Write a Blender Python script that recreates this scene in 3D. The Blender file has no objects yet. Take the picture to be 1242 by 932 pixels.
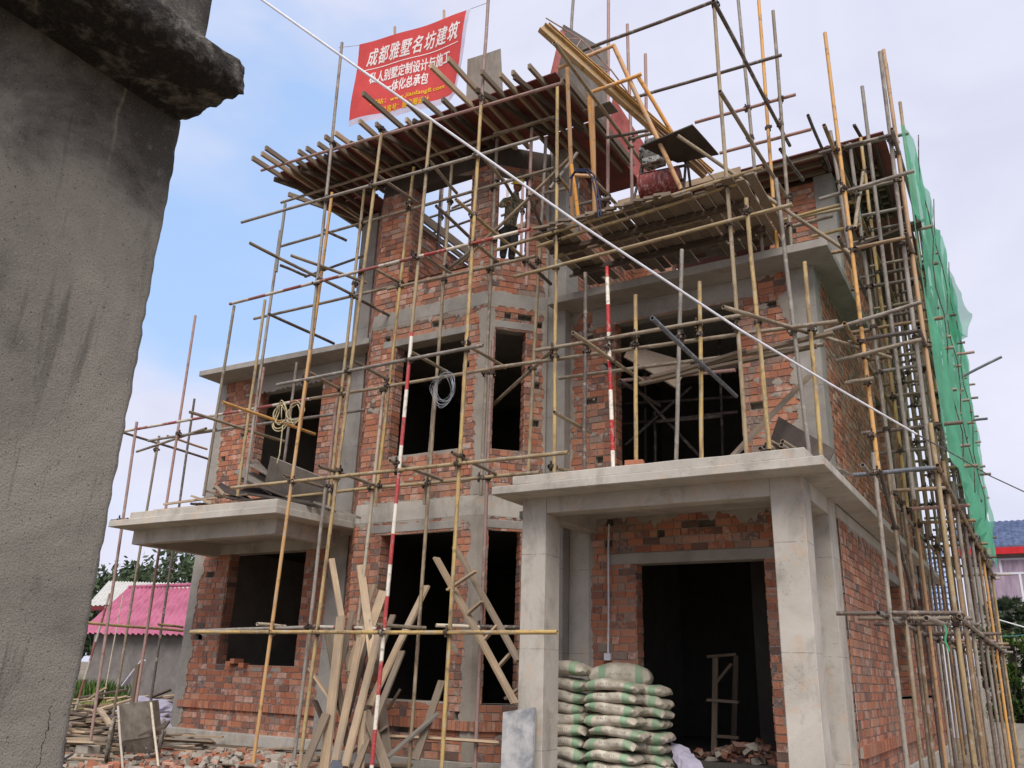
import bpy, math, random
from mathutils import Vector, Matrix, noise
random.seed(7)
R_ = random.random
def U_(a, b): return a + (b - a) * random.random()
C = bpy.context.scene.collection
PI = math.pi
GZ = 1.5                      # camera height above the ground; all z below are given relative to the camera
# ---------------------------------------------------------------- camera
YAW, PIT, ROL, FPX = -0.55054929, 0.33002884, 0.03205118, 1025.968
_F = Vector((math.sin(YAW)*math.cos(PIT), math.cos(YAW)*math.cos(PIT), math.sin(PIT)))
_r0 = Vector((math.cos(YAW), -math.sin(YAW), 0)); _u0 = _r0.cross(_F)
_c, _s = math.cos(ROL), math.sin(ROL)
_R = _r0*_c + _u0*_s; _U = _u0*_c - _r0*_s
CAM = Vector((0, 0, GZ))
def ray(x, y): return _R*((x-621)/FPX) - _U*((y-466)/FPX) + _F
def PX(x, y, v): d = ray(x, y); return d*(v/d.x) + CAM
def PY(x, y, v): d = ray(x, y); return d*(v/d.y) + CAM
def PZ(x, y, v): d = ray(x, y); return d*(v/d.z) + CAM
def V(x, y, z): return Vector((x, y, z + GZ))
cd = bpy.data.cameras.new('camera'); cam = bpy.data.objects.new('camera', cd); C.objects.link(cam)
cd.sensor_width = 36; cd.lens = FPX/1242*36; cd.clip_end = 3000; cd.clip_start = .05
m = Matrix.Identity(4)
for i in range(3):
    m[i][0] = _R[i]; m[i][1] = _U[i]; m[i][2] = -_F[i]; m[i][3] = CAM[i]
cam.matrix_world = m
bpy.context.scene.camera = cam

# ---------------------------------------------------------------- node helpers
def lin(r, g, b):
    f = lambda c: ((c/255+.055)/1.055)**2.4 if c > 10 else c/255/12.92
    return (f(r), f(g), f(b), 1)
class NT:
    def __init__(s, name):
        s.m = bpy.data.materials.new(name); s.m.use_nodes = True
        s.t = s.m.node_tree; s.n = s.t.nodes; s.l = s.t.links
        s.b = s.n['Principled BSDF']; s.out = s.n['Material Output']
        s.b.inputs['Roughness'].default_value = .85
        s.b.inputs['Specular IOR Level'].default_value = .25
    def node(s, typ, **kw):
        n = s.n.new(typ)
        for k, v in kw.items():
            if k.startswith('i_'):
                k2 = k[2:].replace('_', ' ')
                n.inputs[int(k2) if k2.isdigit() else k2].default_value = v
            else: setattr(n, k, v)
        return n
    def link(s, a, b): s.l.new(a, b)
    def coord(s, kind='Object', scale=(1, 1, 1)):
        tc = s.node('ShaderNodeTexCoord'); mp = s.node('ShaderNodeMapping')
        mp.inputs['Scale'].default_value = scale
        s.link(tc.outputs[kind], mp.inputs['Vector']); return mp.outputs[0]
    def noise(s, vec, scale, detail=5, rough=.6, dist=0):
        n = s.node('ShaderNodeTexNoise'); n.inputs['Scale'].default_value = scale
        n.inputs['Detail'].default_value = detail; n.inputs['Roughness'].default_value = rough
        n.inputs['Distortion'].default_value = dist
        s.link(vec, n.inputs['Vector']); return n.outputs['Fac']
    def ramp(s, fac, stops):
        r = s.node('ShaderNodeValToRGB'); e = r.color_ramp.elements
        while len(e) < len(stops): e.new(.5)
        for k, (p, c) in enumerate(stops):
            e[k].position = p; e[k].color = c if len(c) == 4 else (*c, 1)
        s.link(fac, r.inputs[0]); return r.outputs[0]
    def step(s, fac, a, b):
        r = s.node('ShaderNodeMapRange', clamp=True); r.inputs[1].default_value = a; r.inputs[2].default_value = b
        s.link(fac, r.inputs[0]); return r.outputs[0]
    def mix(s, fac, a, b, mode='MIX'):
        n = s.node('ShaderNodeMix', data_type='RGBA', blend_type=mode)
        for sock, v in ((n.inputs[0], fac), (n.inputs[6], a), (n.inputs[7], b)):
            if hasattr(v, 'is_linked'): s.link(v, sock)
            else: sock.default_value = v
        return n.outputs[2]
    def math(s, op, a, b=0.):
        n = s.node('ShaderNodeMath', operation=op)
        for k, v in enumerate((a, b)):
            if hasattr(v, 'is_linked'): s.link(v, n.inputs[k])
            else: n.inputs[k].default_value = v
        return n.outputs[0]
    def base(s, c):
        if hasattr(c, 'is_linked'): s.link(c, s.b.inputs['Base Color'])
        else: s.b.inputs['Base Color'].default_value = c
    def bump(s, h, st=.3, d=.01):
        n = s.node('ShaderNodeBump'); n.inputs['Strength'].default_value = st; n.inputs['Distance'].default_value = d
        s.link(h, n.inputs['Height']); s.link(n.outputs[0], s.b.inputs['Normal'])
    def attr(s, name):
        n = s.node('ShaderNodeAttribute'); n.attribute_name = name; return n
    def rnd(s): return s.node('ShaderNodeObjectInfo').outputs['Random']
MATS = {}
def concrete(name, c1, c2, stain=(95, 90, 82), st=.5, lines=True, warm=None):
    t = NT(name); g = t.coord('Object')
    n1 = t.noise(g, 1.3, 6, .65, .4); n2 = t.noise(g, 9, 5, .7); n3 = t.noise(t.coord('Object', (2, 2, 1.1)), 1.6, 6, .68, .4)
    col = t.mix(t.step(n1, .3, .7), lin(*c1), lin(*c2))
    col = t.mix(t.math('MULTIPLY', t.step(n3, .5, .72), st), col, lin(*stain))
    if warm: col = t.mix(t.math('MULTIPLY', t.step(t.noise(g, 2.7, 4, .6, 1.5), .55, .7), .5), col, lin(*warm))
    col = t.mix(t.math('MULTIPLY', t.step(n2, .62, .8), .35), col, lin(*stain))
    sp = t.noise(g, 60, 3, .5)
    col = t.mix(t.math('MULTIPLY', t.step(sp, .66, .72), .5), col, lin(70, 66, 60))
    if lines:
        hc = t.node('ShaderNodeTexVoronoi'); hc.inputs['Scale'].default_value = 26; t.link(g, hc.inputs['Vector'])
        pit = t.math('MULTIPLY', t.math('LESS_THAN', hc.outputs['Distance'], .16), t.step(n1, .52, .6))
        col = t.mix(t.math('MULTIPLY', pit, .6), col, lin(92, 86, 78))      # blow holes
        sz = t.node('ShaderNodeSeparateXYZ'); t.link(g, sz.inputs[0])
        fz = t.math('FRACT', t.math('ADD', t.math('DIVIDE', sz.outputs[2], 1.22), t.math('MULTIPLY', n1, .02)))
        ln = t.math('LESS_THAN', t.math('ABSOLUTE', t.math('SUBTRACT', fz, .5)), .0045)
        col = t.mix(t.math('MULTIPLY', t.math('MULTIPLY', ln, t.step(n2, .35, .55)), .5), col, lin(84, 78, 70))
    t.base(col); t.bump(t.math('ADD', t.math('MULTIPLY', n2, .6), t.math('MULTIPLY', sp, .3)), .35, .012)
    t.b.inputs['Roughness'].default_value = .92
    return t.m
MATS['conc'] = concrete('cast_concrete', (192, 186, 176), (166, 160, 150), (122, 115, 105), .6, warm=(190, 160, 132))
MATS['conc2'] = concrete('grey_concrete', (166, 161, 153), (138, 133, 126), (104, 99, 92), .45)
MATS['floor'] = concrete('floor_screed', (120, 112, 102), (95, 88, 80), (70, 62, 55), .5)
MATS['dim'] = concrete('shade_darkened_inner_concrete', (92, 88, 82), (74, 70, 64), (56, 52, 48), .4)  # room shade put into the colour: darker than the concrete's own tone
MATS['mortar'] = concrete('mortar', (172, 163, 151), (142, 134, 123), (108, 100, 92), .35, lines=False)
def brickmat():
    t = NT('fired_brick'); a = t.attr('rnd'); sep = t.node('ShaderNodeSeparateColor'); t.link(a.outputs['Color'], sep.inputs[0])
    g = t.coord('Object')
    col = t.ramp(sep.outputs[0], [(0, lin(104, 86, 78)), (.08, lin(138, 98, 84)), (.25, lin(163, 104, 80)), (.6, lin(178, 116, 88)), (.85, lin(186, 129, 101)), (.95, lin(188, 148, 128)), (1, lin(136, 120, 110))])
    n = t.noise(g, 16, 4, .7); n2 = t.noise(g, 1.9, 5, .65, .5); n3 = t.noise(g, 45, 3, .6)
    col = t.mix(t.math('MULTIPLY', t.step(n, .5, .75), .4), col, lin(124, 78, 64))
    # efflorescence on some bricks, cement smears in patches
    wf = t.math('MULTIPLY', t.step(sep.outputs[1], .8, .92), t.step(t.noise(g, 11, 4, .7), .42, .6))
    col = t.mix(t.math('MULTIPLY', wf, .75), col, lin(205, 178, 165))
    sm = t.math('MULTIPLY', t.step(n2, .56, .66), t.step(n, .36, .52))
    col = t.mix(t.math('MULTIPLY', sm, .8), col, lin(140, 132, 122))
    gl = t.math('MULTIPLY', t.step(sep.outputs[2], .84, .86), t.step(t.noise(g, 20, 3, .6), .44, .54))
    col = t.mix(t.math('MULTIPLY', gl, .8), col, lin(98, 92, 90))
    ds = t.noise(g, .8, 5, .6, .3); col = t.mix(t.math('MULTIPLY', t.step(ds, .46, .68), .38), col, lin(146, 128, 114))   # dust
    col = t.mix(t.math('MULTIPLY', t.step(n3, .56, .66), .35), col, lin(112, 84, 72))
    t.base(col); t.bump(t.math('ADD', n3, n), .5, .009); t.b.inputs['Roughness'].default_value = .9
    return t.m
MATS['brick'] = brickmat()
def paint(name, c, worn, amt=.5, band=None, rough=.55):
    t = NT(name); g = t.coord('Object'); r = t.rnd()
    gg = t.node('ShaderNodeVectorMath', operation='ADD'); t.link(g, gg.inputs[0]); t.link(r, gg.inputs[1])
    sc = t.node('ShaderNodeVectorMath', operation='MULTIPLY'); t.link(gg.outputs[0], sc.inputs[0]); sc.inputs[1].default_value = (9, 9, 1.4)
    n1 = t.noise(sc.outputs[0], 1.6, 5, .75); n2 = t.noise(gg.outputs[0], 38, 3, .6)
    base = lin(*c)
    if band:
        sp = t.node('ShaderNodeSeparateXYZ'); t.link(g, sp.inputs[0])
        mo = t.math('PINGPONG', t.math('ADD', sp.outputs[2], t.math('MULTIPLY', r, .4)), .42)
        base = t.mix(t.step(mo, .205, .215), lin(*c), lin(*band))
    hv = t.node('ShaderNodeHueSaturation'); 
    if hasattr(base, 'is_linked'): t.link(base, hv.inputs['Color'])
    else: hv.inputs['Color'].default_value = base
    t.link(t.math('ADD', t.math('MULTIPLY', r, .45), .78), hv.inputs['Value'])
    t.link(t.math('ADD', t.math('MULTIPLY', r, .3), .75), hv.inputs['Saturation'])
    col = t.mix(t.math('MULTIPLY', t.step(n1, .66-amt*.25, .82-amt*.25), .85), hv.outputs[0], lin(*worn))
    n3 = t.noise(gg.outputs[0], 7, 4, .65, .4)
    col = t.mix(t.math('MULTIPLY', t.step(n3, .56, .64), .6), col, lin(166, 156, 142))      # cement splashes
    col = t.mix(t.math('MULTIPLY', t.step(n3, .42, .34), .55), col, lin(92, 72, 56))         # rust
    col = t.mix(t.math('MULTIPLY', t.step(n2, .58, .66), .6), col, lin(158, 148, 134))
    t.base(col); t.bump(n2, .2, .004); t.b.inputs['Roughness'].default_value = rough; t.b.inputs['Specular IOR Level'].default_value = .4
    return t.m
MATS['y'] = paint('yellow_paint', (172, 146, 92), (118, 100, 80), .85)
MATS['o'] = paint('orange_paint', (196, 146, 78), (140, 108, 76), .6)
MATS['t'] = paint('tan_worn_paint', (144, 128, 104), (98, 84, 70), .8)
MATS['g'] = paint('grey_tube', (140, 132, 122), (96, 84, 74), .75)
MATS['k'] = paint('dark_rusty_tube', (98, 86, 78), (66, 56, 50), .6)
MATS['p'] = paint('faded_pink_paint', (160, 122, 112), (118, 96, 88), .5)
MATS['b'] = paint('faded_red_white_bands', (148, 62, 58), (120, 100, 86), .6, band=(196, 186, 170))
MATS['B'] = paint('red_white_bands', (168, 46, 48), (150, 120, 105), .2, band=(216, 208, 194))
MATS['r'] = paint('rusty_ochre_tube', (146, 116, 78), (84, 66, 52), .75)
MATS['w'] = paint('pale_paint', (182, 170, 150), (128, 112, 96), .4)
MATS['s'] = paint('bluish_steel_tube', (98, 106, 116), (84, 76, 70), .4)
MATS['oo'] = paint('machine_orange', (212, 150, 66), (150, 110, 70), .1)
MATS['clamp'] = paint('rusty_clamp', (64, 50, 42), (40, 32, 28), .6, rough=.8)
MATS['dark'] = paint('dark_steel', (60, 52, 50), (40, 34, 32), .5)
def simple(name, c, rough=.8, c2=None, scale=8, bump=.2, spec=.25, kind='Object', vscale=(1, 1, 1), lo=.35, hi=.65):
    t = NT(name); g = t.coord(kind, vscale); n = t.noise(g, scale, 5, .65, .3)
    t.base(t.mix(t.step(n, lo, hi), lin(*c), lin(*(c2 or [v*.8 for v in c]))))
    if bump: t.bump(n, bump, .01)
    t.b.inputs['Roughness'].default_value = rough; t.b.inputs['Specular IOR Level'].default_value = spec
    return t.m
def wood(name, c1, c2, grey):
    t = NT(name); r = t.rnd(); g = t.coord('Object')
    gg = t.node('ShaderNodeVectorMath', operation='ADD'); t.link(g, gg.inputs[0]); t.link(t.math('MULTIPLY', r, 20.), gg.inputs[1])
    sc = t.node('ShaderNodeVectorMath', operation='MULTIPLY'); t.link(gg.outputs[0], sc.inputs[0]); sc.inputs[1].default_value = (14, 14, 1)
    n = t.noise(sc.outputs[0], 2.2, 6, .7, .8); n2 = t.noise(gg.outputs[0], 2.4, 4, .6)
    col = t.mix(t.step(n, .35, .7), lin(*c1), lin(*c2))
    col = t.mix(t.math('MULTIPLY', t.step(n2, .4, .7), .7), col, lin(*grey))
    h = t.node('ShaderNodeHueSaturation'); t.link(col, h.inputs['Color']); t.link(t.math('ADD', t.math('MULTIPLY', r, .5), .75), h.inputs['Value'])
    t.base(h.outputs[0]); t.bump(n, .25, .006); return t.m
MATS['wood'] = wood('sawn_timber', (184, 162, 134), (156, 132, 106), (140, 130, 116))
MATS['wood2'] = wood('weathered_timber', (132, 116, 98), (104, 90, 76), (118, 110, 100))
MATS['wood3'] = wood('dark_wet_timber', (92, 78, 66), (66, 55, 48), (84, 76, 70))
MATS['ply'] = wood('grey_plywood', (128, 120, 110), (104, 96, 88), (140, 134, 126))
MATS['plyd'] = wood('dark_plywood', (78, 68, 62), (56, 48, 44), (88, 82, 76))
MATS['plyr'] = simple('red_film_plywood', (124, 66, 60), .6, (96, 54, 50), 3, .1, .4)
MATS['plyr2'] = simple('faded_red_plywood', (176, 92, 82), .6, (140, 66, 60), 3, .1, .4)
MATS['gwire'] = simple('coiled_wire', (176, 182, 190), .4, (140, 146, 152), 8, 0, .5)
MATS['rope'] = simple('rope', (196, 184, 150), .9, (160, 146, 116), 20, .2)
MATS['white'] = simple('white_plastic', (222, 222, 228), .5, (200, 200, 206), 6, 0, .4)
MATS['black'] = simple('black_rubber', (34, 34, 38), .7, (24, 24, 26), 6, 0)
MATS['net'] = None

# ---------------------------------------------------------------- mesh helpers
class MB:
    def __init__(s): s.v = []; s.f = []; s.c = []; s.mi = []
    def add(s, vs, fs, c=(.5, .5, .5), mi=0):
        o = len(s.v); s.v += [tuple(v) for v in vs]
        for f in fs: s.f.append([i+o for i in f]); s.c.append(c); s.mi.append(mi)
    def box(s, a, b, c=(.5, .5, .5), mi=0, M=None):
        vs = [Vector((x, y, z)) for x in (a[0], b[0]) for y in (a[1], b[1]) for z in (a[2], b[2])]
        if M: vs = [M @ v for v in vs]
        s.add(vs, [(0, 1, 3, 2), (4, 6, 7, 5), (0, 4, 5, 1), (2, 3, 7, 6), (0, 2, 6, 4), (1, 5, 7, 3)], c, mi)
    def quad(s, a, b, c, d, col=(.5, .5, .5), mi=0): s.add([a, b, c, d], [(0, 1, 2, 3)], col, mi)
    def prism(s, pts, z0, z1, mi=0):          # pts counter clockwise in plan (x,y), world z
        n = len(pts)
        vs = [(x, y, z0) for x, y in pts] + [(x, y, z1) for x, y in pts]
        fs = [tuple(range(n-1, -1, -1)), tuple(range(n, 2*n))] + [(i, (i+1) % n, n+(i+1) % n, n+i) for i in range(n)]
        s.add(vs, fs, mi=mi)
    def obj(s, name, mats, parent=None, smooth=False, rnd=False, M=None):
        me = bpy.data.meshes.new(name); me.from_pydata(s.v, [], s.f)
        for k in (mats if isinstance(mats, (list, tuple)) else [mats]): me.materials.append(MATS[k] if isinstance(k, str) else k)
        me.polygons.foreach_set('material_index', s.mi)
        if rnd:
            at = me.attributes.new('rnd', 'FLOAT_COLOR', 'FACE')
            buf = []
            for c in s.c: buf += [c[0], c[1], c[2], 1]
            at.data.foreach_set('color', buf)
        if smooth: me.polygons.foreach_set('use_smooth', [True]*len(me.polygons))
        me.validate(); me.update()
        o = bpy.data.objects.new(name, me); C.objects.link(o)
        if M is not None: o.matrix_world = M
        if parent: o.parent = parent; 
        return o
def bevel(o, w=.006, seg=1):
    md = o.modifiers.new('bevel', 'BEVEL'); md.width = w; md.segments = seg; md.limit_method = 'ANGLE'; return o
def thing(name, label, cat, loc=(0, 0, 0), group=None):
    o = bpy.data.objects.new(name, None); C.objects.link(o); o.empty_display_size = .1
    o['label'] = label; o['category'] = cat
    if group: o['group'] = group
    return o
def tag(o, label=None, cat=None, group=None, kind=None):
    for k, v in (('label', label), ('category', cat), ('group', group), ('kind', kind)):
        if v: o[k] = v
    return o
def frame(p, q):
    d = (q - p).normalized(); up = Vector((0, 0, 1)) if abs(d.z) < .9 else Vector((0, 1, 0))
    x = up.cross(d).normalized(); y = d.cross(x)
    M = Matrix.Identity(4)
    for i in range(3): M[i][0] = x[i]; M[i][1] = y[i]; M[i][2] = d[i]; M[i][3] = p[i]
    return M
def tube(name, p, q, mat, parent=None, r=.027, seg=10, wob=.004, label=None):
    L = (q-p).length; mb = MB(); n = 6; vs = []; fs = []
    ph = U_(0, 6)
    for k in range(n):
        z = L*k/(n-1); ox = wob*math.sin(ph+k*1.3)*(1 if 0 < k < n-1 else .3); oy = wob*math.cos(ph*2+k*1.1)*(1 if 0 < k < n-1 else .3)
        for j in range(seg):
            a = 2*PI*j/seg; vs.append((ox+r*math.cos(a), oy+r*math.sin(a), z))
    for k in range(n-1):
        for j in range(seg): fs.append((k*seg+j, k*seg+(j+1) % seg, (k+1)*seg+(j+1) % seg, (k+1)*seg+j))
    mb.add(vs, fs)
    for z0, dz in ((0, .05), (L, -.05)):      # open, hollow ends
        base = 0 if z0 == 0 else (n-1)*seg
        rim = [(vs[base+j][0]*.78, vs[base+j][1]*.78, z0) for j in range(seg)]
        inn = [(x, y, z0+dz) for x, y, _ in rim]
        out = [vs[base+j] for j in range(seg)]
        ff = [(j, (j+1) % seg, seg+(j+1) % seg, seg+j) for j in range(seg)] + [(seg+j, seg+(j+1) % seg, 2*seg+(j+1) % seg, 2*seg+j) for j in range(seg)] + [tuple(range(2*seg, 3*seg))]
        mb.add(out+rim+inn, ff if z0 else [f[::-1] for f in ff])
    o = mb.obj(name, mat, parent, True, M=frame(p, q))
    md = o.data; md.set_sharp_from_angle(angle=math.radians(50)) if hasattr(md, 'set_sharp_from_angle') else None
    if label: o['label'] = label
    return o
def plank(name, p, q, w, th, mat, parent=None, roll=0., twist=0.):
    """board from p to q; w across, th thick"""
    L = (q-p).length; mb = MB(); n = 5; vs = []
    for k in range(n):
        z = L*k/(n-1); bow = .012*math.sin(PI*k/(n-1))*L*.3; a = roll + twist*k/(n-1); ca, sa = math.cos(a), math.sin(a)
        for sx, sy in ((-1, -1), (1, -1), (1, 1), (-1, 1)):
            x = sx*w/2; y = sy*th/2+bow; vs.append((x*ca-y*sa, x*sa+y*ca, z + (U_(-.01, .01) if k in (0, n-1) else 0)))
    fs = [(0, 3, 2, 1), tuple(4*(n-1)+j for j in range(4))]
    for k in range(n-1):
        for j in range(4): fs.append((k*4+j, k*4+(j+1) % 4, (k+1)*4+(j+1) % 4, (k+1)*4+j))
    mb.add(vs, fs); return mb.obj(name, mat, parent, M=frame(p, q))
def path_tube(mb, pts, r, seg=6, mi=0):
    n = len(pts); vs = []; fs = []
    for k, p in enumerate(pts):
        d = (pts[min(k+1, n-1)] - pts[max(k-1, 0)]).normalized()
        up = Vector((0, 0, 1)) if abs(d.z) < .9 else Vector((1, 0, 0)); x = up.cross(d).normalized(); y = d.cross(x)
        rr = r[k] if isinstance(r, (list, tuple)) else r
        for j in range(seg):
            a = 2*PI*j/seg; vs.append(p + x*math.cos(a)*rr + y*math.sin(a)*rr)
    for k in range(n-1):
        for j in range(seg): fs.append((k*seg+j, k*seg+(j+1) % seg, (k+1)*seg+(j+1) % seg, (k+1)*seg+j))
    fs += [tuple(range(seg-1, -1, -1)), tuple((n-1)*seg+j for j in range(seg))]
    mb.add(vs, fs, mi=mi)
def ruff(o, amp, scale, axis=None):
    """real roughness: displace vertices with noise"""
    for v in o.data.vertices:
        n = noise.noise_vector(v.co*scale)*amp + noise.noise_vector(v.co*scale*3.7)*amp*.45
        v.co += n if axis is None else Vector([n[i]*axis[i] for i in range(3)])

# ---------------------------------------------------------------- brick walls laid brick by brick
RH = .109
def brick_panel(mb, O, U, N, s0, s1, z0, z1, openings=(), holes=(), th=.24, back=True, miss=.004, proud=.008, z_mod=None, headers=.5):
    """O origin (x,y) at s=0; U,N unit plan vectors; z relative to camera. materials: 0 brick, 1 mortar"""
    O = Vector((O[0], O[1], 0)); U = Vector((U[0], U[1], 0)); N = Vector((N[0], N[1], 0))
    P = lambda s, z, d=0.: O + U*s + N*d + Vector((0, 0, z+GZ))
    nrow = int(round((z1-z0)/RH)); rh = (z1-z0)/max(1, nrow)
    flip = U.cross(Vector((0, 0, 1))).dot(N) < 0
    def quad(a, b, c, d, col=(.5, .5, .5), mi=0):
        mb.quad(*((a, d, c, b) if flip else (a, b, c, d)), col, mi)
    for k in range(nrow):
        za, zb = z0+k*rh, z0+(k+1)*rh; zc = (za+zb)/2
        iv = [(s0, s1)]
        for (a, b, c, d) in openings:
            if c < zc < d:
                iv = [x for (p, q) in iv for x in ((p, min(q, a)), (max(p, b), q)) if x[1]-x[0] > .02]
        kind = R_()
        for (p, q) in iv:
            s = p; first = True
            while s < q-.012:
                w = (.122 if R_() < (.85 if kind < headers else .3) else .245) * U_(.94, 1.06)
                if first and R_() < .5: w *= U_(.5, 1)
                first = False
                e = min(s+w, q)
                if q-e < .05: e = q
                hole = (R_() < miss) or any(abs((s+e)/2-hs) < .065 and abs(zc-hz) < rh*.5 for hs, hz in holes)
                if hole:
                    D = -.14
                    quad(P(s, za, D), P(e, za, D), P(e, zb, D), P(s, zb, D), mi=1)
                    for (x1, y1, x2, y2) in ((s, za, e, za), (e, za, e, zb), (e, zb, s, zb), (s, zb, s, za)):
                        quad(P(x1, y1, 0), P(x2, y2, 0), P(x2, y2, D), P(x1, y1, D), mi=1)
                else:
                    quad(P(s, za), P(e, za), P(e, zb), P(s, zb), mi=1)
                    g = U_(.004, .01); d = proud+U_(0, .01); a, b, c_, d_ = s+g, e-g*U_(.5, 1), za+U_(.005, .012), zb-U_(.004, .01)
                    if b-a > .015:
                        t1, t2 = U_(-.003, .003), U_(-.003, .003)
                        col = (R_(), R_(), R_())
                        f = [P(a, c_+t1, d), P(b, c_+t2, d), P(b, d_+t2, d), P(a, d_+t1, d)]
                        k0 = [P(a-.003, c_+t1, 0), P(b+.003, c_+t2, 0), P(b+.003, d_+t2, 0), P(a-.003, d_+t1, 0)]
                        quad(*f, col, 0)
                        for i in range(4):
                            j = (i+1) % 4; quad(k0[i], k0[j], f[j], f[i], col, 0)
                s = e
    if back:
        cuts = sorted({s0, s1} | {min(max(v, s0), s1) for o in openings for v in o[:2]}); zs = sorted({z0, z1} | {min(max(v, z0), z1) for o in openings for v in o[2:4]})
        for i in range(len(cuts)-1):
            for j in range(len(zs)-1):
                sc, zc = (cuts[i]+cuts[i+1])/2, (zs[j]+zs[j+1])/2
                if any(a < sc < b and c < zc < d for a, b, c, d in openings): continue
                quad(P(cuts[i], zs[j], -th), P(cuts[i], zs[j+1], -th), P(cuts[i+1], zs[j+1], -th), P(cuts[i+1], zs[j], -th), mi=1)
def reveal(mb, O, U, N, op, th=.24):
    """brick sides, mortar sill and head of one opening"""
    a, b, c, d = op; O_ = Vector((O[0], O[1])); U_v = Vector(U); N_v = Vector(N)
    for s, nd in ((a, U_v), (b, -U_v)):
        o2 = O_ + U_v*s
        brick_panel(mb, o2, -N_v, nd, 0, th, c, d, back=False, miss=0)
    P = lambda s, z, dd: Vector((*(O_+U_v*s+N_v*dd), z+GZ))
    mb.quad(P(a, c, 0), P(b, c, 0), P(b, c, -th), P(a, c, -th), mi=1); mb.quad(P(a, d, 0), P(a, d, -th), P(b, d, -th), P(b, d, 0), mi=1)
def rbox(name, mat, parent, pts, z0, z1, rough=.004, cell=.09):
    """concrete member with gridded, slightly uneven faces. pts = plan polygon ccw; z relative"""
    import bmesh
    mb = MB(); mb.prism(pts, z0+GZ, z1+GZ); o = mb.obj(name, mat, parent)
    bm = bmesh.new(); bm.from_mesh(o.data)
    for _ in range(3):
        es = [e for e in bm.edges if e.calc_length() > max(cell*2, .2)]
        if not es: break
        for e in es[:4000]:
            pass
        bmesh.ops.subdivide_edges(bm, edges=es, cuts=1, use_grid_fill=True)
    bmesh.ops.triangulate(bm, faces=[f for f in bm.faces if len(f.verts) > 4])
    bm.to_mesh(o.data); bm.free()
    ruff(o, rough, 2.3)
    return bevel(o, .008, 1)
def rect(x0, x1, y0, y1): return [(x0, y0), (x1, y0), (x1, y1), (x0, y1)]

def smear(O, U, N, s, z0, z1, side, wmax=.11, lift=.021, name='cement_smear', par=None):
    """ragged cement slurry beside a poured member: runs up the wall at s, spreading to one side"""
    O = Vector(O); U = Vector(U); N = Vector(N); n = max(3, int((z1-z0)/.028)); ph = U_(0, 50); vs = []
    for i in range(n+1):
        z = z0+(z1-z0)*i/n; w = max(.004, wmax*(.38+.9*noise.noise(Vector((ph, z*2.1, 0)))+.5*noise.noise(Vector((ph, z*11, 4)))+U_(-.06, .06)))
        for k, f in enumerate((-.02, w*.5, w)):
            p = O+U*(s+side*f)+N*(lift+U_(-.002, .002) if k < 2 else lift-.006); vs.append((p.x, p.y, z+GZ+(U_(-.006, .006) if k else 0)))
        p = O+U*(s+side*w)+N*.002; vs.append((p.x, p.y, z+GZ))
    fs = []
    for i in range(n):
        for k in range(3):
            a = i*4+k; f = (a, a+1, a+5, a+4); fs.append(f)
    mb = MB(); mb.add(vs, fs); return mb.obj(name, 'mortar', par)
def smear_h(O, U, N, s0, s1, z, wmax=.09, lift=.02, up=False, par=None):
    """ragged drips hanging below (or above) a poured band"""
    O = Vector(O); U = Vector(U); N = Vector(N); n = max(3, int((s1-s0)/.022)); ph = U_(0, 50); vs = []; sg = 1 if up else -1
    for i in range(n+1):
        s = s0+(s1-s0)*i/n; w = max(.003, wmax*(.3+1.1*noise.noise(Vector((ph, s*2.4, 0)))+.8*noise.noise(Vector((ph, s*15, 4)))))
        for f, l in ((-.01, lift), (w*.6, lift), (w, lift-.006), (w, .002)):
            p = O+U*s+N*l; vs.append((p.x, p.y, z+GZ+sg*f))
    mb = MB(); mb.add(vs, [(i*4+k, i*4+k+1, i*4+k+5, i*4+k+4) for i in range(n) for k in range(3)]); return mb.obj('cement_smear', 'mortar', par)
# ================================================================ sky and light
sc = bpy.context.scene
W = bpy.data.worlds.new('World'); sc.world = W; W.use_nodes = True
wt = W.node_tree; wn = wt.nodes; wl = wt.links
bg = wn['Background']; wo = wn['World Output']
SUN_EL, SUN_AZ = math.radians(48), math.radians(150)      # azimuth clockwise from +Y
sky = wn.new('ShaderNodeTexSky'); sky.sky_type = 'NISHITA'; sky.sun_disc = False
sky.sun_elevation = SUN_EL; sky.sun_rotation = SUN_AZ; sky.air_density = 1.6; sky.dust_density = 1.2
wl.new(sky.outputs[0], bg.inputs[0]); bg.inputs[1].default_value = .15
tc = wn.new('ShaderNodeTexCoord')
def wnoise(scale, det, rough, dist, sx=(1, 1, 2.2), off=(0, 0, 0)):
    mp = wn.new('ShaderNodeMapping'); mp.inputs['Scale'].default_value = sx; mp.inputs['Location'].default_value = off
    wl.new(tc.outputs['Generated'], mp.inputs[0]); n = wn.new('ShaderNodeTexNoise')
    for k, v in (('Scale', scale), ('Detail', det), ('Roughness', rough), ('Distortion', dist)): n.inputs[k].default_value = v
    wl.new(mp.outputs[0], n.inputs['Vector']); return n.outputs['Fac']
def wmath(op, a, b=0., c=None):
    n = wn.new('ShaderNodeMath'); n.operation = op; n.use_clamp = False
    for k, v in enumerate((a, b)):
        if hasattr(v, 'is_linked'): wl.new(v, n.inputs[k])
        else: n.inputs[k].default_value = v
    return n.outputs[0]
def wstep(f, a, b):
    n = wn.new('ShaderNodeMapRange'); n.clamp = True; n.interpolation_type = 'SMOOTHSTEP'; n.inputs[1].default_value = a; n.inputs[2].default_value = b; wl.new(f, n.inputs[0]); return n.outputs[0]
dt = wn.new('ShaderNodeVectorMath'); dt.operation = 'DOT_PRODUCT'; wl.new(tc.outputs['Generated'], dt.inputs[0])
_b = ray(300, 190).normalized(); dt.inputs[1].default_value = _b          # the break in the clouds
clear = wstep(dt.outputs['Value'], .925, 1.0)
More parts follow.
